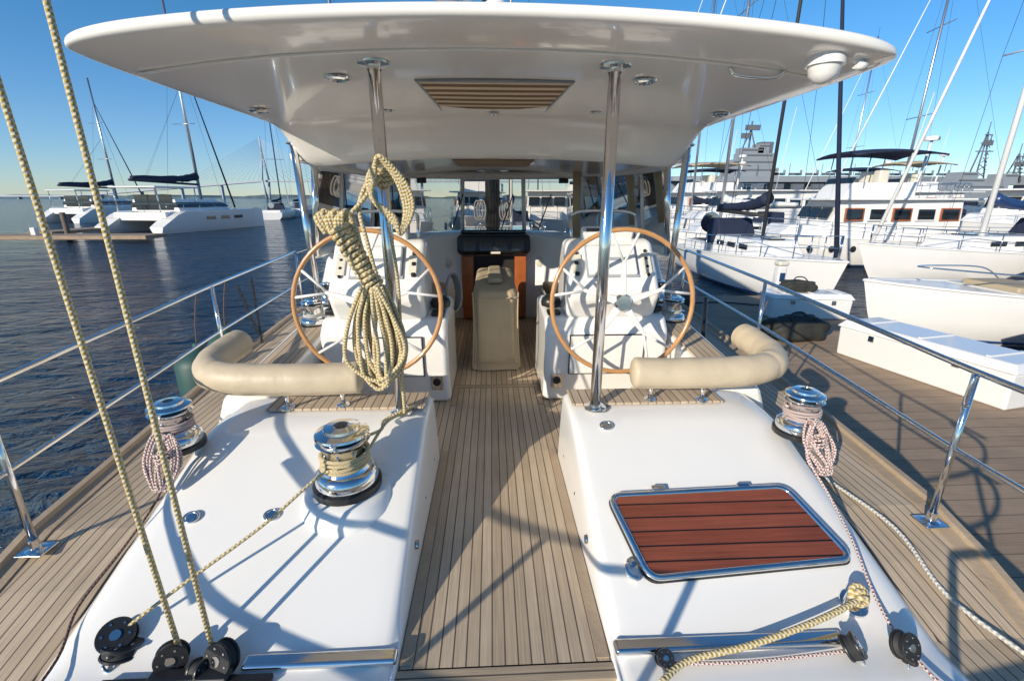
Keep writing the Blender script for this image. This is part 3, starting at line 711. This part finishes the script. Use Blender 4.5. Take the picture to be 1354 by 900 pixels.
for s in(-1,1):
    group('helm_pedestal')
    def prof(name,P,xa,xb,m,bev):
        vs=[(s*xa,y,z) for y,z in P]+[(s*xb,y,z) for y,z in P]; n=len(P)
        fs=[tuple(range(n)),tuple(range(n,2*n))]+[(i,(i+1)%n,n+(i+1)%n,n+i) for i in range(n)]
        return mesh(name,vs,fs,m,bev=bev,seg=4)
    prof('pedestal_base',[(3.32,0),(3.24,.30),(3.22,.60),(3.32,.70),(3.95,.74),(4.02,0)],.365,1.30,GEL,.045)
    prof('console_pod',[(3.30,.68),(3.20,.86),(3.22,.93),(3.48,1.24),(3.60,1.26),(3.72,1.1),(3.76,.68)],.52,1.20,GEL,.05)
    ang=math.atan2(.31,.26)
    def onp(name,x,t,sx,sy,th,m,bev=.006):
        y=3.22+.26*t; z=.93+.31*t
        nrm=Vector((0,-math.sin(ang),math.cos(ang)))
        return box(name,(s*x,y+nrm.y*th*.5,z+nrm.z*th*.5),(sx,sy,th),m,rot=(ang,0,0),bev=bev)
    onp('chartplotter_cover',.86,.55,.36,.25,.035,GEL,.015)
    onp('chartplotter_bezel',.86,.55,.39,.28,.012,EMB,.005)
    onp('engine_panel',.595,.5,.08,.16,.015,CREAM)
    onp('switch_panel',1.12,.5,.07,.18,.015,CREAM)
    for k in range(3): onp('round_gauge',.595,.28+k*.22,.035,.035,.022,BLK,.012)
    for k in range(4): onp('push_button',1.12,.25+k*.17,.02,.02,.024,BLK)
    onp('cover_emblem',.86,.55,.16,.03,.037,EMB,.002)
    box('instrument_row',(s*.86,3.56,1.285),(.40,.09,.10),GEL,rot=(R(30),0,0),bev=.02,seg=3)
    for k in range(3): box('sail_instrument',(s*(.86-.12+.12*k),3.515,1.30),(.10,.01,.075),SCREEN,rot=(R(30),0,0),bev=.004)
    lathe('compass',[(.075,0),(.08,.03),(.07,.06),(.04,.085),(.001,.09)],BLK,(s*.44,3.55,.73),n=24)
    box('throttle_base',(s*1.25,3.42,.735),(.07,.14,.05),BLK,bev=.015)
    cyl('throttle_lever',(s*1.25,3.42,.76),(s*1.25,3.33,.92),.012,CHR); cyl('throttle_knob',(s*1.25-.03,3.33,.93),(s*1.25+.03,3.33,.93),.02,BLK)
    box('cup_tray',(s*.44,3.38,.715),(.10,.10,.03),BLK,bev=.01)
    box('locker_gap',(s*.83,3.222,.42),(.57,.012,.32),RUB,rot=(R(4),0,0),bev=.002)
    box('base_locker_door',(s*.83,3.214,.42),(.555,.012,.305),GEL,rot=(R(4),0,0),bev=.005)
    box('speaker_plate',(s*.46,3.245,.20),(.09,.012,.13),CHR,rot=(R(10),0,0),bev=.02,seg=3)
    lathe('speaker',[(.001,.0),(.03,0),(.03,.012),(.02,.015),(.001,.008)],BLK,(s*.46,3.24,.21),rot=(R(98),0,0),n=24)
    for xx in(.60,1.12): cyl('grab_rail_post',(s*xx,3.62,1.2),(s*xx,3.7,1.42),.012,CHR)
    sweep('grab_rail',[(s*.60,3.7,1.42),(s*.7,3.71,1.45),(s*1.02,3.71,1.45),(s*1.12,3.7,1.42)],.013,CHR)
    endg()
group('rope_hank')
for k in range(7):
    sweep('loop',[(-.40+.045*math.cos(a)*(1+.08*k)+.006*k,4.05-.012*k,.72+.17*math.sin(a)+.006*k) for a in[i*math.pi/5 for i in range(10)]],.008,GROPE,n=6,cyc=True,k=3)
endg()
for s in(-1,1):
    e=group('steering_wheel',(s*.84,2.93,.885),(R(84),0,R(0)))
    Rr=.475
    sweep('wood_rim',[(Rr*math.cos(a),Rr*math.sin(a),0) for a in[2*math.pi*i/48 for i in range(48)]],.0155,VARN,n=12,cyc=True,k=1)
    lathe('hub',[(.001,.035),(.05,.035),(.06,.02),(.06,-.03),(.045,-.05),(.001,-.05)],CHR,n=24)
    for k in range(5):
        a=2*math.pi*k/5+math.pi/2
        c,sn=math.cos(a),math.sin(a); w0=.026;w1=.012
        def pp(r,o,z): return (r*c-o*sn, r*sn+o*c, z)
        vs=[pp(.05,-w0,-.02),pp(.05,w0,-.02),pp(.05,w0,.012),pp(.05,-w0,.012),pp(.28,-w1,-.012),pp(.28,w1,-.012),pp(.28,w1,.008),pp(.28,-w1,.008)]
        mesh('spoke',vs,[(0,1,2,3),(4,7,6,5),(0,4,5,1),(3,2,6,7),(0,3,7,4),(1,5,6,2)],HULLW,bev=.006)
        for d in(-1,1):
            b=a+d*.20
            cyl('spoke_fork',pp(.26,0,-.002),(Rr*math.cos(b)*.985,Rr*math.sin(b)*.985,0),.009,HULLW,r2=.010,n=10)
    cyl('wheel_shaft',(0,0,-.03),(0,0,-.33),.03,CHR)
    endg()
# bimini
XW=1.575
def ze(s): return 2.17-.10*s*s
def ya(s): return 1.84+.36*(1-(max(0,1-abs(s)**7))**(1/7))
def bimini():
    group('hardtop_bimini')
    ss=[-1,-.998,-.992,-.98,-.96,-.93,-.88,-.82,-.74,-.64,-.52,-.38,-.2,0,.2,.38,.52,.64,.74,.82,.88,.93,.96,.98,.992,.998,1]
    vs=[];fs=[]
    for s in ss:
        z=ze(s);y=ya(s);k=max(.02,(1-abs(s)**20))**.5
        l=min(1,max(0,(.965-abs(s))/.05)); l=l*l*(3-2*l)
        P=[(y+.001,-.010),(y-.004,.0),(y-.003,.020),(y+.004,.028),(y+.02,.032),(y+.14,.038),(2.6,.085),(3.2,.085),(3.75,.04),(3.84,0),(3.86,-.06-.15*l),(3.80,-.06-.25*l),(3.72,-.06-.275*l),(3.65,-.06-.262*l),(3.56,-.06-.14*l),(3.48,-.058-.035*l),(3.44,-.052-.005*l),(2.9,-.050),(2.35,-.048),(y+.20,-.044),(y+.05,-.028),(y+.010,-.016)]
        for yy,dzv in P: vs.append((s*XW,yy,z+dzv*k))
    n=22
    for i in range(len(ss)-1):
        for j in range(n): q=(j+1)%n; fs.append((i*n+j,i*n+q,(i+1)*n+q,(i+1)*n+j))
    fs.append(tuple(range(n))); fs.append(tuple(range((len(ss)-1)*n,len(ss)*n)))
    mesh('roof_shell',vs,fs,GELR,smooth=True,sub=1)
    sweep('crease_highlight_rib',[(s*XW,2.10+.10*abs(s)**4,ze(s)-.048) for s in[-.93+.0775*i for i in range(25)]],.007,GELR,n=8,k=2)  # added tube standing in for the highlight along the underside crease
    fr=[(-.395,2.56),(.395,2.56),(.34,3.42),(-.34,3.42)]
    mesh('curtain',[(x,y,2.108) for x,y in fr],[(0,1,2,3)],STR)
    sweep('hatch_frame',[(x,y,2.110) for x,y in fr],.009,EMB,n=8,cyc=True,k=0)
    cyl('hatch_handle',(-.03,3.38,2.09),(.03,3.38,2.09),.012,CHR)
    for x,y,r in((-.75,2.46,.058),(.73,2.46,.055),(-1.38,3.0,.055),(1.38,3.0,.05),(-.69,3.28,.042),(.67,3.28,.042)):
        z=ze(x/XW)-.052
        lathe('downlight_ring',[(r*.65,-.006),(r*.7,-.014),(r,-.009),(r*1.05,0)],CHR,(x,y,z),n=28)
        lathe('downlight_lens',[(.001,-.007),(r*.66,-.006)],GLASSD,(x,y,z),n=28)
    lathe('dome_base',[(.001,.05),(.065,.05),(.07,.0),(.001,.0)],HULLW,(1.29,1.97,2.045),n=28)
    lathe('dome',[(.001,-.065),(.03,-.058),(.052,-.035),(.06,0)],HULLW,(1.29,1.97,2.045),n=28)
    sweep('dome_bracket',[(1.32,1.97,2.08),(1.38,1.96,2.075),(1.42,1.95,2.05)],.014,HULLW); cyl('nav_light',(1.40,1.95,2.05),(1.44,1.95,2.04),.018,HULLW)
    sweep('roof_grab_rail',[(1.0,2.16,2.08),(1.04,2.15,2.05),(1.18,2.13,2.04),(1.22,2.12,2.06)],.009,CHR)
    for s in(-1,1):
        cyl('aft_post',(s*.53,2.26,.43),(s*.53,2.26,2.11),.0285,CHR,n=28)
        lathe('post_top_flange',[(.001,0),(.07,0),(.068,-.010),(.032,-.014),(.032,-.03)],CHR,(s*.53,2.26,2.112))
        lathe('post_base_flange',[(.06,0),(.058,.010),(.034,.014),(.033,.03)],CHR,(s*.53,2.26,.445))
        cyl('forward_post',(s*1.46,3.76,.5),(s*1.45,3.62,1.93),.026,CHR,n=20)
        lathe('forward_post_flange',[(.001,0),(.055,0),(.054,-.010),(.03,-.02)],CHR,(s*1.45,3.62,1.935))
    cyl('gps_antenna',(0,2.2,2.22),(0,2.2,2.28),.015,HULLW); lathe('gps_dome',[(.05,0),(.05,.03),(.02,.055)],HULLW,(0,2.2,2.28))
    endg()
bimini()
for s in(-1,1):
    group('backrest_cushion')
    P=[(s*.735,2.33,.625),(s*.95,2.31,.625),(s*1.2,2.30,.63),(s*1.42,2.31,.635),(s*1.56,2.37,.645),(s*1.62,2.5,.66),(s*1.62,2.68,.68),(s*1.61,2.80,.69)]
    def rf(t):
        e=min(t,1-t)/.03
        q=(1-(1-min(1,e))**2)**.5*.98+.02 if e<1 else 1
        return q*(1+.012*math.sin(t*37)+.01*math.sin(t*71)-.05*math.exp(-((t-.52)/.012)**2))
    sweep('padded_roll',P,.084,CUSH,n=28,k=14,rf=rf)
    for t in((1.15,2.31),(.86,2.33),(1.61,2.62)):
        zt=.62; zb_=.455 if t[0]<1.3 else .40
        cyl('support_post',(s*t[0],t[1],zb_-.02),(s*t[0],t[1],zt),.014,CHR)
        lathe('support_flange',[(.035,0),(.034,.008),(.016,.012)],CHR,(s*t[0],t[1],zb_),n=20)
    sweep('seam_piping',[(p[0],p[1]-.03,p[2]-.079) for p in P],.004,TAN,n=6)
    endg()
def winch(loc,sc,rope=None,tilt=0,turns=3):
    group('winch',loc,(tilt,0,0),sc)
    lathe('base_ring',[(.5,0),(.5,.10),(.46,.13)],BLK)
    lathe('skirt',[(.455,.12),(.46,.2),(.44,.28),(.38,.34)],CHR)
    lathe('drum',[(.36,.34),(.31,.42),(.29,.55),(.30,.68),(.35,.76),(.37,.78)],CHR)
    lathe('self_tailer_lower',[(.37,.78),(.39,.80),(.33,.84)],CHR)
    lathe('self_tailer_jaw',[(.30,.83),(.30,.88)],BLK)
    lathe('self_tailer_upper',[(.33,.87),(.39,.90),(.38,.93),(.30,.96),(.26,.97)],CHR)
    lathe('cap',[(.26,.97),(.25,1.01),(.12,1.03),(.11,1.0),(.001,.99)],CHR)
    lathe('handle_socket',[(.10,1.032),(.09,1.034),(.001,1.030)],BLK,n=8)
    box('feeder_arm',(0,-.33,.9),(.09,.2,.05),CHR,bev=.02)
    for k in range(8):
        a=k*math.pi/4; box('drum_rib',(.305*math.cos(a),.305*math.sin(a),.55),(.02,.04,.22),CHR,rot=(0,0,a),bev=.006)
    if rope:
        pts=[]
        r=.028
        for i in range(turns*16+1):
            a=i/16*2*math.pi+math.pi; w_=.335+.012*math.sin(i*.7); pts.append((w_*math.cos(a),w_*math.sin(a),.40+i/16*(r*2.05)+.008*math.sin(i*.9)))
        sweep('rope_turns',pts,r,rope,n=8,k=2)
    endg()
group('winch_plinth')
lathe('moulded_plinth',[(.235,-.10),(.215,-.02),(.19,.015),(.17,.03),(.001,.03)],GEL,(-.70,1.82,.265),n=48,rot=(R(5),0,0))
endg()
winch((-.70,1.82,.293),.30,YROPE,turns=4)
winch((1.53,2.02,.40),.235,RROPE,turns=4)
winch((-1.56,2.02,.40),.235,RROPE,turns=4)
for s in(-1,1):
    winch((s*1.47,3.62,.56),.22,WROPE,turns=2)
    winch((s*1.48,4.02,.64),.20)
for s in(-1,1):
    group('rope_hank')
    for k in range(8):
        cx=s*1.53+random.uniform(-.025,.025); q=random.uniform(-.015,.015); q2=random.uniform(-.02,.02)
        sweep('loop',[(cx-.02,1.91+q,.50+.004*k),(cx-.035-.004*k,1.87,.42+q),(cx-.02+q,1.82+q2,.34+q),(cx+.02+q2,1.80,.31+q),(cx+.04+.004*k,1.86+q,.40),(cx+.02,1.91,.50)],.0058,RROPE,n=6,cyc=True)
    for k in range(3): sweep('wrap',[(s*1.53+.035*math.cos(a),1.875+.03*math.sin(a),.425+.013*k+.01*math.sin(a+k)) for a in[i*math.pi/6 for i in range(12)]],.0058,RROPE,n=6,cyc=True,k=3)
    endg()
sweep('jib_sheet',[(1.50,1.95,.48),(1.47,1.83,.36),(1.50,1.7,.25),(1.47,1.5,.175),(1.42,1.3,.095),(1.40,1.12,.05),(1.42,.9,.05)],.006,RROPE,n=8)
sweep('jib_sheet',[(-1.54,1.95,.48),(-1.52,1.8,.30),(-1.58,1.6,.155),(-1.60,1.4,.085),(-1.53,1.22,.05),(-1.5,1.0,.04)],.005,DROPE,n=8)
sweep('mooring_line',[(1.70,2.3,dz(2.3)+.012),(1.73,2.0,dz(2.0)+.012),(1.80,1.65,dz(1.65)+.012),(1.77,1.35,dz(1.35)+.016),(1.86,1.1,0.0)],.009,WROPE,n=8)
sweep('control_line',[(1.18,1.13,.05),(1.0,1.12,.045),(.8,1.11,.045),(.55,1.12,.04)],.006,RROPE,n=8)
sweep('backstay_tackle_rope',[(-.985,1.19,.06),(-1.0925,1.33,1.055),(-1.2,1.47,2.05),(-1.42,1.75,4.1)],.0085,YROPE,n=10,k=1)
sweep('backstay_tackle_rope',[(-1.10,1.20,.06),(-1.21,1.30,.94),(-1.32,1.40,1.82),(-1.6,1.66,4.1)],.0085,YROPE,n=10,k=1)
sweep('main_sheet',[(-1.36,1.27,.09),(-1.2,1.38,.18),(-.95,1.55,.31),(-.78,1.70,.42),(-.70,1.72,.44)],.0065,YROPE,n=10,k=8)
sweep('main_sheet_tail',[(-.60,1.86,.46),(-.55,1.98,.52),(-.52,2.1,.50),(-.50,2.2,.46),(-.56,2.3,.462)],.0075,YROPE,n=10,k=8)
sweep('main_sheet_tail',[(-.62,1.90,.50),(-.58,2.02,.47),(-.60,2.15,.45),(-.52,2.22,.465),(-.46,2.3,.462)],.0075,YROPE,n=10,k=8)
sweep('stern_rope',[(1.335,1.285,.13),(1.30,1.26,.12),(1.1,1.20,.10),(.85,1.15,.07),(.62,1.12,.05),(.5,1.05,.05)],.011,YROPE,n=10,k=8)
group('rope_knot')
for k in range(3):
    sweep('turn',[(1.335+.03*math.cos(a),1.285+.02*math.sin(a)*(k-1),.105+.027*math.sin(a)+.01*k) for a in[i*math.pi/5 for i in range(10)]],.010,YROPE,n=8,cyc=True,k=4)
endg()
group('deck_padeye')
lathe('round_base',[(.05,0),(.048,.01),(.03,.015),(.001,.015)],CHR,(1.337,1.30,.065),rot=(R(20),0,0),n=28)
sweep('eye',[(1.30,1.30,.07),(1.31,1.30,.12),(1.337,1.30,.14),(1.365,1.30,.12),(1.375,1.30,.07)],.008,CHR)
endg()
def pulley(loc,r=.05,rot=(0,0,0)):
    group('pulley_block',loc,rot)
    for z in(-.018,.018):
        lathe('cheek',[(r*.35,z-.004),(r*1.0,z-.005),(r*1.05,z),(r*1.0,z+.005),(r*.35,z+.004)],BLK,n=28)
        for k in range(6):
            a=k*math.pi/3; cyl('cheek_screw',(r*.72*math.cos(a),r*.72*math.sin(a),z-.006 if z<0 else z+.004),(r*.72*math.cos(a),r*.72*math.sin(a),z+(.007 if z>0 else -.007)),r*.07,CHR,n=8)
    lathe('sheave',[(r*.92,-.012),(r*.78,0),(r*.92,.012)],RUB,n=28)
    lathe('bearing_hub',[(.001,-.026),(r*.3,-.026),(r*.34,-.02),(r*.34,.02),(r*.3,.026),(.001,.026)],CHR,n=24)
    box('becket',(0,-r*1.0,0),(r*.6,r*.7,.05),BLK,bev=.012,seg=3)
    sweep('shackle',[(-r*.3,-r*1.15,0),(-r*.35,-r*1.6,0),(0,-r*1.9,0),(r*.35,-r*1.6,0),(r*.3,-r*1.15,0)],r*.09,CHR)
    endg()
pulley((-1.36,1.27,.085),.055,(R(35),R(8),R(20)))
pulley((-1.34,1.255,.05),.06,(R(20),0,R(160)))
pulley((-1.125,1.19,.075),.048,(R(75),0,R(25)))
pulley((-.955,1.18,.075),.055,(R(65),R(10),R(-25)))
pulley((-1.02,1.16,.05),.035,(R(80),0,R(70)))
pulley((1.38,1.12,.075),.045,(R(60),0,R(20)))
pulley((1.20,1.13,.07),.042,(R(50),0,R(70)))
pulley((.54,1.13,.055),.028,(R(40),0,R(0)))
group('mainsheet_track')
box('track',(-1.05,1.13,.035),(.55,.035,.02),BLK,bev=.004)
box('track_car',(-1.04,1.14,.052),(.26,.05,.02),BLK,bev=.008)
endg()
group('deck_hatch')
Q=[(.49,1.73),(1.315,1.75),(1.425,1.44),(.575,1.395)]
def hp(x,y,o=0): return (x,y,.43-.41*(2.2-y)+.012+o)
def rr(Q,ins,off,k=6,rad=.05):
    c=Vector((sum(q[0] for q in Q)/4,sum(q[1] for q in Q)/4)); P=[]
    V=[Vector(q) for q in Q]; V=[v+(c-v).normalized()*ins*1.3 for v in V]
    for i in range(4):
        a,b,d=V[i-1],V[i],V[(i+1)%4]
        p0=b+(a-b).normalized()*rad; p1=b+(d-b).normalized()*rad
        for j in range(k+1):
            t=j/k; q=(1-t)**2*p0+2*t*(1-t)*b+t*t*p1; P.append(hp(q.x,q.y,off))
    return P
sweep('stainless_frame',[(x,y,z+.015) for x,y,z in rr(Q,.0,.0)],.014,CHR,n=12,cyc=True,k=0)
sweep('outer_gasket',[(x,y,z+.000) for x,y,z in rr(Q,-.008,.0)],.008,RUB,n=8,cyc=True,k=0)
ins=rr(Q,.008,.022)
low=[(x,y,z-.03) for x,y,z in ins]; n=len(ins)
mesh('mahogany_panel',ins+low,[tuple(range(n))]+[(i,(i+1)%n,n+(i+1)%n,n+i) for i in range(n)],MAHO)
for x in(.72,1.12): box('hinge',(x,1.755,.43-.41*(2.2-1.755)+.03),(.06,.03,.02),CHR,rot=(R(22),0,0),bev=.005)
sweep('latch_handle',[(.515,1.46,.14),(.49,1.435,.15),(.495,1.41,.135),(.53,1.40,.12)],.010,CHR)
lathe('latch_boss',[(.022,0),(.02,.02),(.001,.022)],CHR,(.52,1.47,.125),rot=(R(20),0,0),n=20)
endg()
group('hanging_rope_coil')
def helix(A,B,r,turns,rr_,nm,sq=1):
    A=Vector(A);B=Vector(B);d=(B-A).normalized(); q=d.to_track_quat('Z','Y'); pts=[]
    for i in range(int(turns*14)+1):
        a=i/14*2*math.pi; p=A+(B-A)*(i/(turns*14))+q@Vector(((r+.006*math.sin(i*.31))*math.cos(a),r*sq*math.sin(a),.004*math.sin(i*.5))); pts.append(p)
    sweep(nm,pts,rr_,YROPE,n=8,k=2)
helix((-.715,2.12,1.43),(-.575,2.14,1.14),.056,13,.0105,'coil_wrap',.7)
for k in range(9):
    o=.013*(k-4)
    sweep('bundle_strand',[(-.735+o*.6,2.10+.01*(k%3),1.40),(-.745+o*1.2,2.12,1.47+.012*(k%3)),(-.70+o,2.14,1.46),(-.64+o*.5,2.13,1.3),(-.58+o*.8,2.13,1.13)],.010,YROPE,n=8)
for k in range(13):
    o=random.uniform(-.02,.02); w_=.022+.0095*k; zb2=.64+.05*random.random()+.002*k; yy=2.09+.011*(k%6)
    cx=-.575+.014*math.sin(k*2); j=[random.uniform(-.012,.012) for _ in range(6)]
    sweep('hanging_loop',[(cx-w_*.3,yy,1.16),(cx-w_*.8+j[0],yy-.01,1.02),(cx-w_*1.0+o,yy,.86),(cx-w_*.75+o+j[1],yy,zb2+.07),(cx+o+j[2],yy-.01,zb2),(cx+w_*.8+o+j[3],yy,zb2+.08),(cx+w_*.95+j[4],yy+.01,.88),(cx+w_*.6,yy,1.04),(cx+w_*.2,yy,1.16)],.010,YROPE,n=8)
for k in range(4):
    sweep('top_loop',[(-.575+.01*k,2.17,1.64),(-.51,2.16-.01*k,1.70+.008*k),(-.45+.012*k,2.18,1.62),(-.425+.012*k,2.19,1.50),(-.45,2.17,1.42-.01*k),(-.50+.01*k,2.16,1.47),(-.56,2.15,1.55)],.010,YROPE,n=8,cyc=True)
for k in range(4):
    sweep('post_hitch',[(-.53+.041*math.cos(a),2.26+.041*math.sin(a),1.62+.021*k+.012*math.sin(a)) for a in[i*math.pi/6 for i in range(12)]],.010,YROPE,n=8,cyc=True,k=3)
sweep('link_rope',[(-.53,2.21,1.64),(-.56,2.17,1.6),(-.60,2.14,1.54),(-.66,2.12,1.48)],.010,YROPE,n=8)
sweep('link_rope',[(-.56,2.20,1.66),(-.62,2.15,1.52),(-.59,2.12,1.35),(-.56,2.11,1.2)],.010,YROPE,n=8)
sweep('tail',[(-.50,2.16,1.45),(-.475,2.15,1.2),(-.48,2.16,.95),(-.495,2.18,.65),(-.50,2.2,.46)],.0085,YROPE,n=8)
endg()
def rail(s):
    group('guard_rail')
    rx=lambda y: (2.0+ (y-1.7)*.095) if y<3.6 else 2.18+(y-3.6)*.055
    sts=[1.68,3.52,5.35]
    def zt(y): return dz(y)+.745
    for y in sts:
        x=rx(y); cyl('stanchion',(s*x,y,dz(y)),(s*(x-.01),y,zt(y)),.0135,CHR)
        lathe('stanchion_base',[(.04,0),(.038,.012),(.02,.02),(.018,.06)],CHR,(s*x,y,dz(y)),n=20)
        box('base_plate',(s*x,y,dz(y)+.006),(.11,.09,.01),CHR,bev=.004)
    ysr=[.6,1.0,1.35,1.7,2.3,2.9,3.5,4.4,5.35]
    sweep('top_rail',[(s*rx(y),y,zt(y) if y>1.7 else .855) for y in ysr],.0135,CHR,n=12)
    sweep('mid_rail',[(s*rx(y),y,(zt(y) if y>1.7 else .855)-.36) for y in ysr],.0115,CHR,n=12)
    sweep('gate_bracket',[(s*2.0,1.68,.84),(s*1.96,1.66,.84),(s*1.955,1.66,.72),(s*2.0,1.68,.71)],.008,CHR)
    f=[(s*(hw(y)-.12),y,dz(y)+.72) for y in(5.35,7,8.7,10.4,12.1)]
    for p in f[1:]: cyl('stanchion',(p[0],p[1],p[2]-.72),p,.012,CHR)
    sweep('lifeline',f,.006,CHR,n=6,k=1); sweep('lifeline_lower',[(a,b,c-.34) for a,b,c in f],.005,CHR,n=6,k=1)
    endg()
rail(-1); rail(1)
group('shadow_pushpit')  # out-of-view stern rail, added to cast shadow bands on the coaming
for z in(.82,.50):
    for s in(-1,1): sweep('stern_rail',[(s*1.93,1.0,z),(s*1.80,.55,z),(s*1.3,.15,z),(s*.55,.0,z)],.016,CHR,n=10)
for x,y in((-1.3,.15),(1.3,.15),(-.55,0),(.55,0)): cyl('stern_rail_post',(x,y,0),(x,y,.82),.016,CHR)
endg()
def fender(loc,m,L=.6,r=.13):
    group('fender',loc)
    lathe('fender_body',[(.02,-.02),(.04,0),(r*.8,.05),(r,.12),(r,L-.12),(r*.8,L-.05),(.04,L),(.03,L+.05)],m,n=24)
    sweep('fender_lanyard',[(0,0,L+.04),(.03,0,L+.25),(.09,0,L+.5)],.007,DROPE,n=6)
    endg()
fender((-2.52,3.75,-.32),GREENF,.66,.19); fender((-2.56,4.25,-.25),GREENF,.6,.17)
fender((2.55,4.2,-.5),HULLW,.6,.13)
group('hanging_chain')
for k in range(22):
    z=.83-.028*k; sweep('chain_link',[(-2.24+.010*math.cos(a)*(k%2),4.25+.010*math.cos(a)*((k+1)%2),z+.02*math.sin(a)) for a in[i*math.pi/4 for i in range(8)]],.005,BLK,n=5,cyc=True,k=2)
for k in range(16):
    z=.80-.03*k; sweep('chain_link',[(-2.26+.010*math.cos(a)*(k%2),4.05+.012*k+.010*math.cos(a)*((k+1)%2),z+.02*math.sin(a)) for a in[i*math.pi/4 for i in range(8)]],.005,BLK,n=5,cyc=True,k=2)
endg()
cyl('boat_hook',(1.72,3.5,.18),(1.95,4.05,.66),.02,BLK)
def dockbox(loc,rz,L,W,H):
    group('dock_box',loc,(0,0,R(rz)))
    loft('body',[[(-L/2,-W/2*.9,0),(L/2,-W/2*.9,0),(L/2,W/2*.9,0),(-L/2,W/2*.9,0)],[(-L/2,-W/2,H),(L/2,-W/2,H),(L/2,W/2,H),(-L/2,W/2,H)]],HULLW,bev=.03)
    loft('lid',[[(-L/2-.03,-W/2-.03,H+.004),(L/2+.03,-W/2-.03,H+.004),(L/2+.03,W/2+.03,H+.004),(-L/2-.03,W/2+.03,H+.004)],[(-L/2+.04,-W/2+.05,H+.11),(L/2-.04,-W/2+.05,H+.11),(L/2-.04,W/2-.05,H+.11),(-L/2+.04,W/2-.05,H+.11)]],HULLW,bev=.02)
    for x in(-L*.25,L*.25): box('latch',(x,-W/2-.03,H-.05),(.08,.02,.08),CHR); box('latch_rear',(x,W/2+.03,H-.05),(.08,.02,.08),CHR)
    for x in(-L*.35,0,L*.35): box('lid_rib',(x,0,H+.115),(.05,W*.8,.02),HULLW)
    for x in(-L*.35,L*.35): box('foot',(x,0,.01),(.1,W*.8,.05),RUB)
    endg()
dockbox((5.85,5.5,-.75),-78,2.1,.75,.44)
dockbox((6.3,8.75,-.75),-8,1.5,.6,.40)
def lump(name,loc,s,m,seed=0,n=20):
    vs=[];fs=[]; rnd=random.Random(seed); ph=[rnd.uniform(0,6) for _ in range(6)]
    for i in range(n+1):
        th=math.pi*i/n
        for j in range(n*2):
            p=math.pi*j/n
            x,y,z=math.sin(th)*math.cos(p),math.sin(th)*math.sin(p),math.cos(th)
            f=1+.10*math.sin(3*x+ph[0]+4*y)+.07*math.sin(7*y+ph[1]+5*z)+.05*math.sin(11*x+ph[2])
            vs.append((math.copysign(abs(x)**.7,x)*s[0]*f,math.copysign(abs(y)**.7,y)*s[1]*f,max(-.8,math.copysign(abs(z)**.8,z))*s[2]*f))
    w_=n*2
    for i in range(n):
        for j in range(w_): k=(j+1)%w_; fs.append((i*w_+j,i*w_+k,(i+1)*w_+k,(i+1)*w_+j))
    o=mesh(name,vs,fs,m,smooth=True); o.location=loc; return o
group('dark_duffel_bag',(5.1,7.2,-.75),(0,0,R(10)))
lump('bag_body',(0,0,.17),(.55,.27,.20),TARP,3); lump('bag_top_fold',(.1,.05,.33),(.32,.18,.08),TARP,5)
sweep('handle',[(-.2,-.12,.34),(-.12,-.02,.45),(.1,0,.46),(.2,-.1,.34)],.016,RUB)
endg()
group('dark_duffel_bag',(6.3,8.75,-.24),(0,0,R(-5)))
lump('bag_body',(-.2,0,.10),(.32,.2,.12),TARP,8); sweep('handle',[(-.35,-.1,.2),(-.25,0,.28),(-.1,0,.28),(-.05,-.1,.2)],.012,RUB)
endg()
group('dark_duffel_bag',(4.2,9.6,-.75),(0,0,R(70)))
lump('bag_body',(0,0,.13),(.35,.2,.15),TARP,12)
endg()
group('dock_power_pedestal',(6.7,10.3,-.75))
box('post',(0,0,.4),(.20,.20,.8),HULLW,bev=.03); box('lamp_head',(0,0,.86),(.24,.24,.12),CREAM,bev=.04); box('sockets',(0,-.105,.55),(.12,.02,.2),BLUE)
sweep('power_cable',[(0,-.12,.5),(-.1,-.4,.05),(-.8,-.6,.02),(-1.6,-.3,.02),(-3.4,-.6,.02)],.014,NAVY)
endg()
sweep('dock_hose',[(3.0,5.0,-.735),(3.3,5.8,-.735),(3.1,7.0,-.735),(3.6,8.2,-.735),(3.2,9.5,-.735)],.014,NAVY,n=6)
group('dock_cleat',(2.85,4.0,-.745))
sweep('horn',[(0,-.14,.06),(0,-.05,.07),(0,.05,.07),(0,.14,.06)],.015,CHR); box('foot',(0,0,.03),(.05,.1,.06),CHR)
endg()
